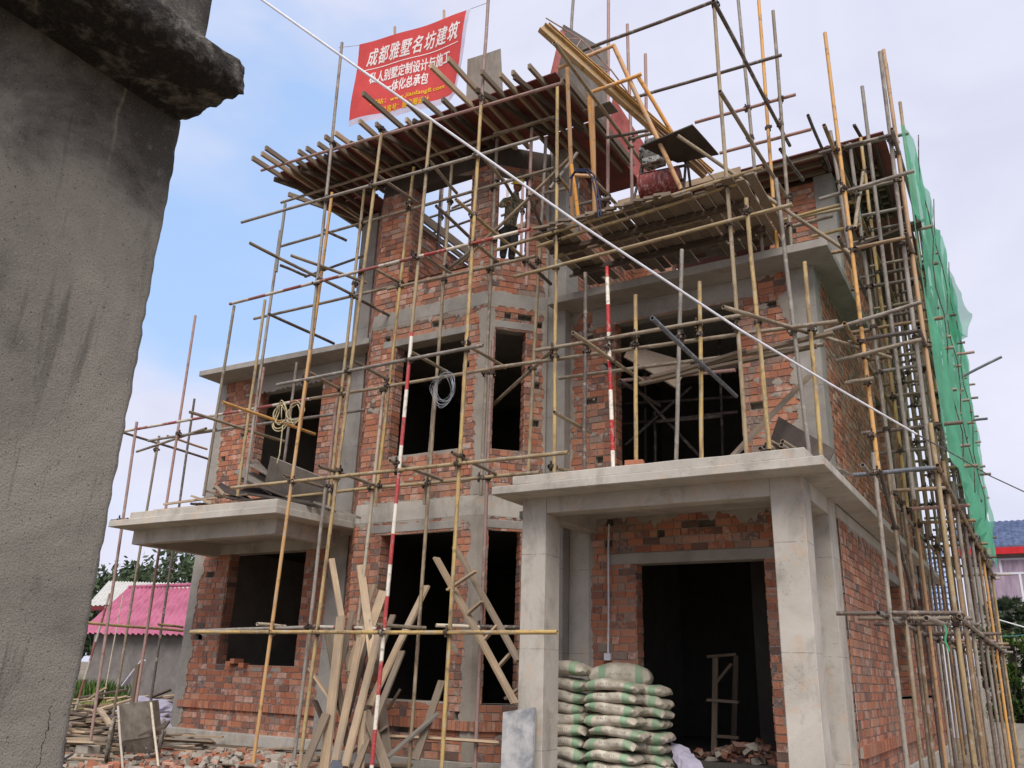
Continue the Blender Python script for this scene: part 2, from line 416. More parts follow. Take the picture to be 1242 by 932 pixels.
cn = wmath('ADD', wmath('MULTIPLY', wnoise(2.2, 5, .5, .2), .85), wmath('MULTIPLY', wnoise(6, 4, .5, .1), .15))
cover = wmath('SUBTRACT', cn, wmath('MULTIPLY', clear, .26))
cf = wstep(cover, .15, .42)
cr = wn.new('ShaderNodeValToRGB'); wl.new(wnoise(3.1, 6, .55, .6, off=(3, 1, 2)), cr.inputs[0])
e = cr.color_ramp.elements; e[0].position = .3; e[0].color = (.50, .515, .635, 1); e[1].position = .7; e[1].color = (.60, .605, .71, 1)
bg2 = wn.new('ShaderNodeBackground'); wl.new(cr.outputs[0], bg2.inputs[0]); bg2.inputs[1].default_value = 1.0
# thin high veil over the clear patch
veil = wn.new('ShaderNodeBackground'); veil.inputs[0].default_value = (.31, .45, .72, 1); veil.inputs[1].default_value = 1.
m0 = wn.new('ShaderNodeMixShader'); m0.inputs[0].default_value = .8; wl.new(bg.outputs[0], m0.inputs[1]); wl.new(veil.outputs[0], m0.inputs[2])
m1 = wn.new('ShaderNodeMixShader'); wl.new(cf, m1.inputs[0]); wl.new(m0.outputs[0], m1.inputs[1]); wl.new(bg2.outputs[0], m1.inputs[2])
wl.new(m1.outputs[0], wo.inputs[0])
sl = bpy.data.lights.new('sun', 'SUN'); so = bpy.data.objects.new('sun', sl); C.objects.link(so)
sl.energy = 2.4; sl.angle = math.radians(36); sl.color = (1, .95, .88)
sd = Vector((math.sin(SUN_AZ)*math.cos(SUN_EL), math.cos(SUN_AZ)*math.cos(SUN_EL), math.sin(SUN_EL)))
so.rotation_euler = (-sd).to_track_quat('-Z', 'Y').to_euler()
sc.view_settings.view_transform = 'Standard'; sc.view_settings.look = 'None'; sc.view_settings.exposure = .5; sc.view_settings.gamma = 1
sc.render.engine = 'CYCLES'
sc.cycles.max_bounces = 6; sc.cycles.transparent_max_bounces = 12

# ================================================================ ground
def ground():
    t = NT('dirt_ground'); g = t.coord('Object'); n = t.noise(g, .7, 7, .65, .5); n2 = t.noise(g, 9, 5, .7); n3 = t.noise(g, 45, 3, .6)
    col = t.mix(t.step(n, .35, .65), lin(150, 136, 120), lin(118, 106, 92))
    col = t.mix(t.math('MULTIPLY', t.step(n2, .5, .75), .6), col, lin(92, 80, 68))
    far = t.step(t.noise(g, .03, 3, .5), .45, .6)
    col = t.mix(t.math('MULTIPLY', far, .5), col, lin(86, 92, 62))
    t.base(col); t.bump(t.math('ADD', n2, n3), .6, .03); t.b.inputs['Roughness'].default_value = .95
    MATS['dirt'] = t.m
    mb = MB(); xs = [-900, -300, -120, -60]+[-40+i*.5 for i in range(101)]+[30, 80, 300, 900]; ys = [-600, -100, -30]+[-6+i*.5 for i in range(73)]+[50, 90, 200, 500, 1200]
    hh = lambda x, y: noise.fractal(Vector((x*.35, y*.35, 0)), 1, 2, 4)*.07 if abs(x+15) < 26 and -6 < y < 30 else 0
    vs = [(x, y, hh(x, y)-.04) for y in ys for x in xs]; nx = len(xs)
    fs = [(j*nx+i, j*nx+i+1, (j+1)*nx+i+1, (j+1)*nx+i) for j in range(len(ys)-1) for i in range(nx-1)]
    mb.add(vs, fs); tag(mb.obj('ground', 'dirt', smooth=True), kind='structure')
    MATS['road'] = concrete('pale_concrete_road', (168, 164, 156), (146, 142, 134), (120, 116, 108), .4)
    mb = MB(); mb.box((.3, 9, -.035), (9, 46, .012)); tag(mb.obj('road', 'road'), kind='structure')
ground()

# ================================================================ the house
house = thing('unfinished_house', 'unfinished three storey red brick villa with grey concrete slabs, columns and a porch', 'house', (0, 0, 0))
XL, XR, YF, YB = -14.78, -2.15, 11.8, 23.0
S1, S2 = 2.3, 5.84
H = house
def wall(name, *a, ops=(), label=None, **k):
    mb = MB(); O, U, N = a[0], a[1], a[2]
    brick_panel(mb, *a, openings=list(ops), **k)
    for op in ops: reveal(mb, O, U, N, op)
    o = mb.obj(name, ['brick', 'mortar'], H, rnd=True)
    if label: o['label'] = label
    return o
X, Y1 = (1, 0), (0, 1)
# --- left wing
wall('brick_wall', (0, YF), X, (0, -1), -14.56, -11.0, -1.2, 2.1, ops=[(-13.75, -11.67, -.03, 2.1)], holes=[(-14.3, 1.75), (-14.35, .55)])
wall('brick_wall', (0, YF), X, (0, -1), -14.56, -11.0, 2.42, 5.84, ops=[(-13.5, -11.7, 3.3, 5.5)], holes=[(-14.1, 5.35), (-14.35, 4.1), (-14.4, 2.9)])
wall('brick_wall', (XL, 0), Y1, (-1, 0), YF, YB, -1.2, 5.84, back=True)
rbox('column', 'conc2', H, rect(XL, -14.55, YF-.03, YF+.25), -1.4, S1)
rbox('column', 'conc2', H, rect(XL, -14.55, YF-.03, YF+.25), S1+.12, S2)
rbox('beam', 'conc2', H, rect(-13.7, -10.98, YF-.025, YF+.22), 5.5, S2)
rbox('beam', 'conc', H, rect(-14.55, -10.98, YF-.022, YF+.22), 2.1, S1)
rbox('column', 'conc2', H, rect(-11.0, -10.58, YF-.08, YF+.3), -1.45, 9.0)
rbox('plinth', 'conc', H, rect(-14.95, -10.9, YF-.14, YF+.2), -1.6, -1.17, .012)
# soldier course ledges (header bricks standing on the projecting course)
def ledge(O, U, N, s0, s1, z0=-.79, z1=-.66, pr=.07):
    mb = MB(); O = Vector(O); U = Vector(U); N = Vector(N); s = s0
    P = lambda s_, d, z: Vector((*(O+U*s_+N*d), z+GZ))
    while s < s1-.01:
        e = min(s+U_(.058, .072), s1); d = pr+U_(-.004, .006); a, b = s+.003, e-.003; c = (R_()*.75+.1, R_()*.9, R_()*.8); zt = z1+U_(-.004, .003)
        vs = [P(a, -.02, z0), P(b, -.02, z0), P(b, d, z0), P(a, d, z0), P(a, -.02, zt), P(b, -.02, zt), P(b, d, zt), P(a, d, zt)]
        mb.add(vs, [(0, 1, 2, 3), (4, 7, 6, 5), (3, 2, 6, 7), (0, 3, 7, 4), (1, 5, 6, 2)], c)
        s = e
    A, B = P(s0, 0, z0+.004), P(s1, 0, z0+.004); C_, D = P(s1, pr-.012, z0+.004), P(s0, pr-.012, z0+.004)
    A2, B2, C2, D2 = [p+Vector((0, 0, z1-z0-.012)) for p in (A, B, C_, D)]
    mb.add([A, B, C_, D, A2, B2, C2, D2], [(0, 1, 2, 3), (4, 7, 6, 5), (3, 2, 6, 7), (0, 3, 7, 4), (1, 5, 6, 2)], mi=1)
    return mb.obj('brick_ledge', ['brick', 'mortar'], H, rnd=True)
ledge((0, YF), X, (0, -1), -14.62, -11.0)
# --- porch over the left window: slab with a chamfered corner, upstand and beam
PL = [(-14.25, 9.36), (-10.12, 9.46), (-9.98, 11.25), (-10.3, 11.7), (-10.3, 12.4), (-14.78, 12.4), (-14.78, 11.82), (-14.25, 11.82)]
rbox('porch_slab', 'conc', H, PL, S1, S1+.115, .006)
rbox('porch_upstand', 'conc', H, [(-13.72, 9.40), (-10.16, 9.5), (-10.06, 11.25), (-10.9, 11.7), (-13.72, 11.7)], S1+.112, S1+.235, .006)
rbox('beam', 'conc', H, [(-14.2, 9.86), (-10.5, 9.86), (-10.42, 11.3), (-10.62, 11.3), (-10.66, 10.02), (-14.2, 10.02)], 2.05, S1+.01)
rbox('beam', 'conc', H, rect(-14.2, -14.04, 10.02, 11.8), 2.05, S1+.01)
rbox('roof_slab', 'conc2', H, [(-14.74, 11.14), (-10.16, 11.3), (-10.16, 11.7), (-10.58, 11.7), (-10.58, YB), (-14.78, YB)], S2, S2+.12, .006)
# --- bay: front face, two splayed faces
BF = 10.85
w1, w2, w3 = (-9.1, -7.62, -.42, 2.12), (-9.1, -7.62, 3.4, 5.42), (-8.95, -7.63, 6.68, 8.6)
wall('brick_wall', (0, BF), X, (0, -1), -9.65, -7.2, -1.2, 2.3, ops=[w1], holes=[(-8.3, 2.25)])
wall('brick_wall', (0, BF), X, (0, -1), -9.65, -7.2, 2.62, 5.86, ops=[w2], holes=[(-9.35, 5.6), (-8.2, 5.75), (-7.35, 5.72)], headers=.75)
wall('brick_wall', (0, BF), X, (0, -1), -9.65, -7.2, 6.1, 8.6, ops=[w3])
q = .70711
o1, o2, o3 = (.17, .7, -.42, 2.12), (.16, .7, 3.36, 5.46), (.12, .69, 6.72, 8.5)
wall('brick_wall', (-7.2, BF), (q, q), (q, -q), 0, 1.06, -1.2, 2.3, ops=[o1])
wall('brick_wall', (-7.2, BF), (q, q), (q, -q), 0, 1.06, 2.62, 5.86, ops=[o2], holes=[(.35, 5.72), (.66, 5.66), (.93, 5.6), (.93, 4.5), (.93, 3.9)])
wall('brick_wall', (-7.2, BF), (q, q), (q, -q), 0, 1.06, 6.1, 8.6, ops=[o3])
for za, zb in ((-1.2, 2.3), (2.62, 5.86), (6.1, 8.6)):
    wall('brick_wall', (-10.55, BF+.9), (q, -q), (-q, -q), 0, 1.273, za, zb)
def band(z0, z1, pr=.024, name='ring_beam', mat='conc2', inn=.2):
    rbox(name, mat, H, [(-10.56, BF+.9), (-9.65-.4*pr, BF-pr), (-7.2+.4*pr, BF-pr), (-6.45, BF+.75-pr), (-6.45, BF+.75+inn), (-7.3, BF+inn), (-9.55, BF+inn), (-10.4, BF+1.1)], z0, z1, .004)
band(2.3, 2.62, mat='conc'); band(5.86, 6.1)
band(8.6, 9.0, .01, 'roof_beam', 'plyd', .24)
rbox('plinth', 'conc', H, [(-10.65, BF+.9), (-9.68, BF-.05), (-7.17, BF-.05), (-6.4, BF+.72), (-6.4, 12), (-10.65, 12)], -1.6, -1.2, .01)
ledge((0, BF), X, (0, -1), -9.68, -7.17); ledge((-7.2, BF), (q, q), (q, -q), 0, 1.05); ledge((-10.55, BF+.9), (q, -q), (-q, -q), 0, 1.27)
def lintel(O, U, N, s0, s1, z, h=.13, name='lintel', pr=.024):
    O = Vector(O); U = Vector(U); N = Vector(N)
    pts = [O+U*s0+N*pr, O+U*s1+N*pr, O+U*s1-N*.22, O+U*s0-N*.22]
    p = [tuple(v) for v in pts]
    area = sum(p[i][0]*p[(i+1) % 4][1]-p[(i+1) % 4][0]*p[i][1] for i in range(4))
    if area < 0: p = p[::-1]
    return rbox(name, 'conc2', H, p, z, z+h, .003)
for op, ex in ((w1, .3), (w2, .28)): lintel((0, BF), X, (0, -1), op[0]-ex, op[1]+.12, op[3])
lintel((-7.2, BF), (q, q), (q, -q), .1, .95, 2.12); lintel((-7.2, BF), (q, q), (q, -q), .08, .82, 5.46)
# cement rendered corner of the bay (poured corner post)
for za, zb in ((-1.2, 2.3), (2.62, 5.8)):
    rbox('corner_post', 'mortar', H, [(-7.3, BF-.024), (-7.19, BF-.025), (-7.1, BF+.065), (-7.2, BF+.2)], za, zb, .012)
# --- right column line and right wing
rbox('column', 'conc2', H, rect(-6.48, -6.12, 11.62, 12.1), -1.5, 9.4, .006)
wall('brick_wall', (0, 11.85), X, (0, -1), -6.12, -2.45, 2.42, 5.84, ops=[(-5.33, -3.3, 2.6, 5.54)], holes=[(-5.85, 5.62), (-5.85, 5.3), (-2.75, 5.6), (-2.85, 5.3), (-5.72, 4.2), (-5.65, 3.3), (-3.0, 3.8)])
rbox('beam', 'conc2', H, rect(-5.72, -3.02, 11.82, 12.07), 5.54, S2)
rbox('column', 'conc2', H, rect(-2.47, -2.13, 11.82, 12.2), 2.42, S2)
wall('brick_wall', (XR, 0), Y1, (1, 0), 12.2, YB, 2.42, 5.84, ops=[(17.0, 17.9, 3.3, 5.4)], holes=[(13.2, 4.4), (14.6, 5.1), (16, 3.6)])
rbox('column', 'conc2', H, rect(XR-.2, XR+.012, 18.9, 19.2), -1.2, S2)
rbox('floor_slab', 'conc2', H, [(-6.3, 11.3), (-1.81, 11.3), (-1.81, 14.9), (-2.13, 14.9), (-2.13, YB), (-6.3, YB)], S2, S2+.13, .005)
rbox('floor_slab', 'conc2', H, [(-10.58, 11.9), (-9.6, 11.1), (-7.25, 11.1), (-6.35, 11.95), (-6.35, YB), (-10.58, YB)], S2+.02, S2+.12, .0)
# porch at the right
rbox('porch_slab', 'conc', H, [(-6.17, 9.6), (-1.8, 9.6), (-1.8, YB), (-2.13, YB), (-2.13, 11.9), (-6.17, 11.9)], S1, S1+.11, .006)
rbox('porch_upstand', 'conc', H, [(-5.85, 9.615), (-2.0, 9.615), (-2.0, 11.86), (-5.85, 11.86)], S1+.107, S1+.225, .01)
rbox('column', 'conc', H, rect(-5.93, -5.56, 10.05, 10.47), -1.5, S1+.01)
rbox('column', 'conc', H, rect(-2.53, -2.15, 10.05, 10.42), -1.5, S1+.01)
rbox('beam', 'conc', H, rect(-5.56, -2.53, 10.055, 10.32), 2.09, S1+.01)
rbox('beam', 'conc', H, rect(-2.4, -2.155, 10.42, 11.5), 2.09, S1+.01)
rbox('beam', 'conc', H, rect(-5.9, -5.65, 10.47, 11.85), 2.09, S1+.01)
rbox('column', 'conc', H, rect(-2.45, -2.152, 11.48, 11.95), -1.5, S1+.01)
rbox('concrete_panel', 'conc', H, rect(-6.12, -5.75, 11.83, 12.05), -1.5, S1)
dw = (-5.03, -3.12, -1.5, 1.6)
wall('brick_wall', (0, 11.85), X, (0, -1), -5.76, -2.45, -1.5, 2.3, ops=[dw], holes=[(-5.47, 2.2), (-5.45, 1.9), (-3.9, 2.1), (-4.6, 2.0)])
lintel((0, 11.85), X, (0, -1), -5.45, -2.6, 1.6, .16)
rbox('step_slab', 'floor', H, rect(-5.56, -2.5, 9.7, 11.86), -1.6, -1.2, .006)
# right flank, ground floor
f1, f2 = (16.1, 17.5, -.16, 1.75), (19.7, 20.8, -.16, 1.78)
wall('brick_wall', (XR, 0), Y1, (1, 0), 11.95, YB, -1.2, 2.12, ops=[f1, f2])
rbox('beam', 'conc', H, rect(XR-.2, XR+.012, 11.95, YB), 2.12, S1+.01)
lintel((XR, 0), Y1, (1, 0), 15.8, 17.8, 1.75, .16); lintel((XR, 0), Y1, (1, 0), 19.4, 21.1, 1.78, .16)
rbox('plinth', 'conc', H, rect(XR-.2, XR+.06, 11.95, YB), -1.6, -1.2, .008)
ledge((XR, 0), Y1, (1, 0), 11.97, 22.7, -.86, -.72)
# --- third floor, set back behind the roof terrace
wall('brick_wall', (0, 14.6), X, (0, -1), -6.2, -2.45, 5.97, 8.9, ops=[(-5.3, -3.35, 6.0, 8.1)], holes=[(-2.9, 8.3), (-2.95, 8.0)])
rbox('column', 'conc2', H, rect(-2.47, -2.13, 14.57, 14.9), 5.97, 9.0)
wall('brick_wall', (XR, 0), Y1, (1, 0), 14.9, YB, 5.97, 8.9)
wall('brick_wall', (-6.12, 0), Y1, (1, 0), 12.1, 14.6, 5.97, 8.8)
wall('brick_wall', (-9.6, 0), Y1, (1, 0), 11.75, 16.5, 5.97, 8.4, label='low side wall of the top storey seen through the bay window')
wall('brick_wall', (0, YB), X, (0, 1), XL, XR, -1.2, 5.84)
# --- inside: floors, and partitions added to darken the rooms
mb = MB()
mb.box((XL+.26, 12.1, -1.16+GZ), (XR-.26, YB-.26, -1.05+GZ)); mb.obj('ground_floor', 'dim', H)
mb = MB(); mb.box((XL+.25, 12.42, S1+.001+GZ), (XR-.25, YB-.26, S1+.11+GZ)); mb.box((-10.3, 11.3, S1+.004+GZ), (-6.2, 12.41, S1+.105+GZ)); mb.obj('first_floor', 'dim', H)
mb = MB()
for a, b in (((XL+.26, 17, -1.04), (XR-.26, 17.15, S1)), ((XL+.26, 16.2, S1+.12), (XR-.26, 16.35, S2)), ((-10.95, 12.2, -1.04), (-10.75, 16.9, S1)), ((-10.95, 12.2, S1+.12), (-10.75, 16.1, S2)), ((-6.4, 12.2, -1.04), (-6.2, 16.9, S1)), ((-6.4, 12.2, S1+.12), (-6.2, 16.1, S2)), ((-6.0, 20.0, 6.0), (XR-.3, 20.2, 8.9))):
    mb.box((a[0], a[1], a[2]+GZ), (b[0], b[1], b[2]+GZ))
mb.obj('added_inner_wall', 'dim', H)
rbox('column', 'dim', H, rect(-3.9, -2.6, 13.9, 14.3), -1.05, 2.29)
# --- sills with loose bricks and mortar
rbox('window_sill', 'mortar', H, rect(-9.08, -7.64, BF-.01, BF+.2), 3.33, 3.41, .008)
rbox('window_sill', 'mortar', H, rect(-9.08, -7.64, BF-.012, BF+.2), -.5, -.42, .006)
rbox('window_sill', 'mortar', H, rect(-13.73, -11.69, YF-.01, YF+.2), -.1, -.02, .006)

# ragged cement beside the poured members
N_ = (0, -1); q = .70711
for z0, z1 in ((-1.2, 2.05), (2.5, 5.8)):
    smear((0, YF), X, N_, -14.56, z0, z1, 1, .13, .03, par=H); smear((0, YF), X, N_, -10.99, z0, z1, -1, .1, .03, par=H)
for z0, z1 in ((-1.2, 2.3), (2.62, 5.8), (6.1, 8.6)):
    if z0 < 6: smear((0, BF), X, N_, -7.29, z0, z1, -1, .12, .024, par=H); smear((-7.2, BF), (q, q), (q, -q), .12, z0, z1, 1, .05, .024, par=H)
    smear((-7.2, BF), (q, q), (q, -q), 1.03, z0, z1, -1, .1, .022, par=H)
smear((0, 11.85), X, N_, -6.13, 2.5, 5.8, 1, .14, .022, par=H); smear((0, 11.85), X, N_, -2.46, 2.5, 5.8, -1, .2, .03, par=H); smear((0, 11.85), X, N_, -5.76, -1.4, 2.2, 1, .1, .022, par=H)
smear((XR, 0), Y1, (1, 0), 12.19, 2.5, 5.8, 1, .1, .022, par=H); smear((XR, 0), Y1, (1, 0), 11.96, -1.2, 2.1, 1, .1, .022, par=H)
smear_h((0, YF), X, N_, -13.7, -11.0, 5.5, .06, par=H); smear_h((0, 11.85), X, N_, -5.7, -3.0, 5.54, .05, par=H); smear_h((0, 11.85), X, N_, -5.7, -2.5, 2.3, .17, .021, par=H)
for z in (2.3, 5.86): smear_h((0, BF), X, N_, -9.65, -7.2, z, .13, par=H); smear_h((-7.2, BF), (q, q), (q, -q), 0, 1.05, z, .13, par=H)
for z in (2.62, 6.1): smear_h((0, BF), X, N_, -9.65, -7.2, z, .05, up=True, par=H); smear_h((-7.2, BF), (q, q), (q, -q), 0, 1.05, z, .05, up=True, par=H)
smear_h((0, 11.85), X, N_, -6.1, -5.72, 5.84, .25, par=H); smear_h((0, 11.85), X, N_, -3.02, -2.47, 5.84, .1, par=H)
smear_h((XR, 0), Y1, (1, 0), 12, 22.9, 2.12, .08, par=H); smear_h((XR, 0), Y1, (1, 0), 12.2, 22.9, S2, .1, par=H)
# mortar pats squeezed out over the brick face, scattered irregularly
def pats(O, U, N, s0, s1, z0, z1, n, ops=()):
    mb = MB(); O = Vector(O); U = Vector(U); N = Vector(N)
    cx = [(U_(s0, s1), U_(z0, z1)) for _ in range(max(2, n//7))]
    for _ in range(n):
        c = random.choice(cx); s, z = random.gauss(c[0], .22), random.gauss(c[1], .3); rx, rz = U_(.03, .13), U_(.02, .07)
        if not (s0+rx < s < s1-rx and z0+rz < z < z1-rz) or any(a-rx < s < b+rx and c_-rz < z < d+rz for a, b, c_, d in ops): continue
        m_ = 11; ctr = O+U*s+N*.022; vs = [(ctr.x, ctr.y, z+GZ)]; ph = U_(0, 9)
        for k in range(m_):
            a = 2*PI*k/m_; r = .7+.5*noise.noise(Vector((math.cos(a)*1.3+ph, math.sin(a)*1.3, ph))); p = O+U*(s+rx*r*math.cos(a))+N*.011; vs.append((p.x, p.y, z+GZ+rz*r*math.sin(a)))
        mb.add(vs, [(0, k+1, (k+1) % m_+1) for k in range(m_)])
    return tag(mb.obj('cement_smear', 'mortar', H, smooth=True), kind='stuff')
pats((0, BF), X, N_, -9.65, -7.2, -1.2, 2.3, 90, [w1]); pats((0, BF), X, N_, -9.65, -7.2, 2.62, 5.86, 110, [w2]); pats((0, BF), X, N_, -9.65, -7.2, 6.1, 8.6, 80, [w3])
for z0, z1, o_ in ((-1.2, 2.3, o1), (2.62, 5.86, o2), (6.1, 8.6, o3)): pats((-7.2, BF), (q, q), (q, -q), 0, 1.06, z0, z1, 60, [o_])
pats((0, 11.85), X, N_, -6.12, -2.45, 2.42, 5.84, 120, [(-5.33, -3.3, 2.6, 5.54)]); pats((0, YF), X, N_, -14.56, -11.0, 2.42, 5.84, 80, [(-13.5, -11.7, 3.3, 5.5)]); pats((0, YF), X, N_, -14.56, -11.0, -1.1, 2.1, 50, [(-13.75, -11.67, -.03, 2.1)])
pats((XR, 0), Y1, (1, 0), 12.2, 22, 2.5, 5.8, 160, [(17, 17.9, 3.3, 5.4)]); pats((XR, 0), Y1, (1, 0), 12, 22, -.6, 2.1, 120, [f1, f2])
# ================================================================ scaffolds
def scaffold(name, label):
    o = thing(name, label, 'scaffold'); o['_t'] = 0; return {'root': o, 't': []}
def reg(S, kind, p, q, mat, r=.0275, label=None):
    nm = {'v': 'upright_tube', 'x': 'ledger_tube', 't': 'transom_tube', 'd': 'brace_tube'}[kind]
    if mat in 'bB' and not label: label = 'tube painted in red and white bands'
    o = tube(nm, p, q, mat, S['root'], r, label=label); S['t'].append((o, p, q, kind)); return o
_cl = None
def clamp_mesh():
    global _cl
    mb = MB()
    for ax, off in ((0, .024), (1, -.024)):
        for j in range(10):
            a0, a1 = 2*PI*j/10, 2*PI*(j+1)/10
            pts = []
            for a in (a0, a1):
                for h in (-.03, .03):
                    c_, s_ = .037*math.cos(a), .037*math.sin(a)
                    pts.append((h, off*2+c_, s_) if ax == 0 else (c_, off*0+s_-.0, h))
            mb.add(pts, [(0, 1, 3, 2)])
            pts2 = [(x, y, z) for x, y, z in pts]
    mb.box((-.02, .02, -.02), (.02, .05, .02)); mb.box((-.05, -.012, -.02), (-.03, .03, .02)); mb.box((.03, -.03, -.018), (.06, .0, .018))
    mb.box((-.016, .03, -.062), (.016, .062, -.03)); mb.box((-.012, .036, .03), (.012, .056, .085))
    o = mb.obj('coupler', 'clamp'); _cl = o.data; bpy.data.objects.remove(o)
clamp_mesh()
def couple(S, maxd=.2):
    T = S['t']; done = []
    for i in range(len(T)):
        o, p, q_, k = T[i]
        if k != 'v': continue
        for j in range(len(T)):
            if j == i: continue
            o2, a, b, k2 = T[j]
            if k2 == 'v': continue
            u = q_-p; v = b-a; w = p-a
            A, B, Cc, D, E_ = u.dot(u), u.dot(v), v.dot(v), u.dot(w), v.dot(w); den = A*Cc-B*B
            if den < 1e-6: continue
            s = (B*E_-Cc*D)/den; t = (A*E_-B*D)/den
            if not (-.01 < s < 1.01 and -.02 < t < 1.02): continue
            P1 = p+u*s; P2 = a+v*t
            if (P1-P2).length > maxd: continue
            c = (P1+P2)/2 if (P1-P2).length < .07 else P1
            if any((c-d).length < .07 for d in done): continue
            done.append(c)
            M = frame(P1, P1+u); M.translation = c
            M = M @ Matrix.Rotation(random.choice((0, PI/2, PI, -PI/2))+U_(-.2, .2), 4, 'Z')
            co = bpy.data.objects.new('coupler', _cl); C.objects.link(co); co.parent = o; co.matrix_parent_inverse = o.matrix_world.inverted(); co.matrix_world = M
def parse(S, txt, Yd, kind):
    for ln in txt.strip().splitlines():
        ln = ln.split('#')[0].split()
        if not ln: continue
        x1, y1, x2, y2 = map(float, ln[:4]); mat = ln[4]; Ya = Yd; Yb = None
        if len(ln) > 5: Ya = float(ln[5])
        if len(ln) > 6: Yb = float(ln[6])
        if kind == 't':          # runs from the front px to the back px, level, back end on plane Yb
            q_ = PY(x2, y2, Ya if len(ln) > 5 else Yd); p = PZ(x1, y1, q_.z-GZ)
        else:
            p = PY(x1, y1, Ya); q_ = PY(x2, y2, Yb if Yb is not None else Ya)
        if kind == 'v' and p.z > q_.z: p, q_ = q_, p
        if kind == 'v' and p.z < .25: p += (p-q_).normalized()*((p.z+.02)/max(.2, (q_-p).normalized().z))
        reg(S, kind, p, q_, mat)
YO, YI = 9.25, 10.35
# ---- scaffold in front of the bay and the left wing
A = scaffold('tube_scaffold', 'tall scaffold of yellow, grey and red-banded tubes before the bay and left wing')
parse(A, '''
415 52 372 462 g
403 234 364 520 o 9.6
376 425 305 940 o 9.2
462.6 162 362 940 y
395 592 357 920 g 9.5
523.5 145 498 412 y
499.5 403 450 940 B 9.22
593 -14 584 128 p
584 118 535 940 y
442 230 398 619 y 10.3
409 483 396 600 p 10.5
502 203 455 614 y 10.3
466 471 418 905 w 10.45
548 200 496 932 t 10.4
535 226 530 306 k 11.6
528 468 515 612 t 10.5
603 168 583 601 t 10.4
598 412 576 934 p 10.45
645 149 638.5 347 p 10.4
655 289 640.5 580 y 10.5
662 168 654 330 g 10.6
340 280 297 590 g 9.9
321.5 364 288 602 y 9.9
320 446 303 560 p 10.6
346 247 335 330 g 9.6
360 440 344 566 g 11.2
284 371 247 602 t 9.9
''', YO, 'v')
parse(A, '''
231 767 676 767 y 9.19
232 766 383 760.5 g 9.6
380 760 458 763 b 10.2
529 759 632 761 k 10.3
281 592 689 549 y 9.19
304 608 460 591 y 10.4
459 591.5 655 573 y 10.4
336 467 586 419 g 9.19
147 524 376 484 b 10.1 10.25
370 485 680 434 t 10.29
230 527 443 497 g 10.9 11.0
279 369 505 312 b 9.19
500 313.5 643 278 b 9.22
308 387 480 347 t 10.3
470 351 650 311 t 10.3
341 299 672 204 t 10.32
293 270 654 167 g 9.19
317 207 682 101 p 9.42
341 246 672 142.6 t 10.33
370 336 443 310 k 11.5
180 535 262 521 g 10.7
''', YO, 'x')
parse(A, '''
457 758 516 762 t
529 758.6 590 761.5 w
312 757 346 760 w
387 565.5 456 589 t
345 577 395 592 t
473 559 536 582 t
548 549 601 575 t
429 438.5 474 462.5 t
370 450 415 473 t
498 426.5 543 452 t
562 416 613 446 t
270 488 382 527 o 11.0
230 500 346 536 t 11.0
427 359 505 400 k 11.6
303 295 432 360 t
353 310 444 343 t
326 381 405 417 k 10.9
453 325.5 488 344.5 t
512 309.5 547 331.5 t
570 289.5 604 318 t
552.8 242 638 315.5 y 10.9
529 250 604 319.5 k 11.0
458 213 507 246.5 t
521 196 554 234.5 t
577 180 612 222 t
610 218 630 250 k 11.3
642 238 660 283 k 10.7
340 322 372 335 k
393 279 420 292 k
''', 10.37, 't')
parse(A, '''
598.6 491 668 426.6 t 11.2 10.2
543 328 572 303 g 10.5 10.1
556 323 694 189 t 10.4 10.0
''', 0, 'd')
# ---- scaffold on the porch roof, carrying the hoist platform
B = scaffold('tube_scaffold', 'scaffold of yellow and grey tubes standing on the porch roof under the hoist platform')
parse(B, '''
676 103 672.5 578 y 9.86
866 5 906 556 y 9.88
905 241 933 545 y 9.7
941 217 982 555 g 10.18
976 318 996 555 y 10.23
710 331 709 573 k 9.85
736 324 743.7 569.5 B 9.85
770.8 358 771.5 568 y 9.9
827 303 820 562.5 g 9.86
848.6 342 851 560 y 9.86
738 -14 737 262 p 10.6
761 30 767 245 p 10.9
782.7 66 786 262 p 11.2
695.8 -10 692 50 g 10.6
894 -14 925 307 g 11.4
919 -14 942.7 303 o 11.37
937.6 13.5 960 299 t 11.38
''', 9.86, 'v')
parse(B, '''
649 425.4 910 381 t 9.81
600 446 1016 390 t 9.95 10.1
677.8 459 999 418 t 10.7
752 462 892 449 p 11.6
603 303 924 204 y 9.81
652 299 900 221 y 9.88
623.7 336 961 248.6 y 9.8
672 312 862 264 t 10.5
691 335 846 299 k 11.2
707 61.5 866 2 k 9.8
765 120 948 67 k 10.9
843 149 965 115 p 11.4
873 186 984 157 p 11.6
599 163 673 142 t 10.3
657 235.5 700 226 g 10.6
690.6 251 741 240 g 10.5
736 167 789 158 k 10.5
764 169.5 798 160 t 10.9
862 223.5 925 203.5 y 11.2
862 302 1010 262 t 11.45
968 265 1030 251 y 13
907 278 1043 243 y 12.6
985 287 1044 273 y 12.4
''', 9.86, 'x')
parse(B, '''
695 404 783 465 t 10.9
672 500 716 525 t 10.5
669 566 703 575 t 10.4
791 386 893 481 s 11.2
877 372.5 1080 434 t 11.7
865 1 958 177 k 12
873 111 959 248 t 11.6
980 140 1007 205 k 14.2
946 181 974 219 k 12.6
672 52 784 205 y 11.6
677 215 693 234 y 10.4
719 218 757 257 y 11.2
640 318 668 345 k 10.7
752 462 800 492 k 12.4
''', 10.6, 't')
parse(B, '''
822 165 1030 307 t 9.9 11.0
668 426 652 442 t 9.9 10.2
667 229 700 186 g 9.9 10.3
''', 0, 'd')
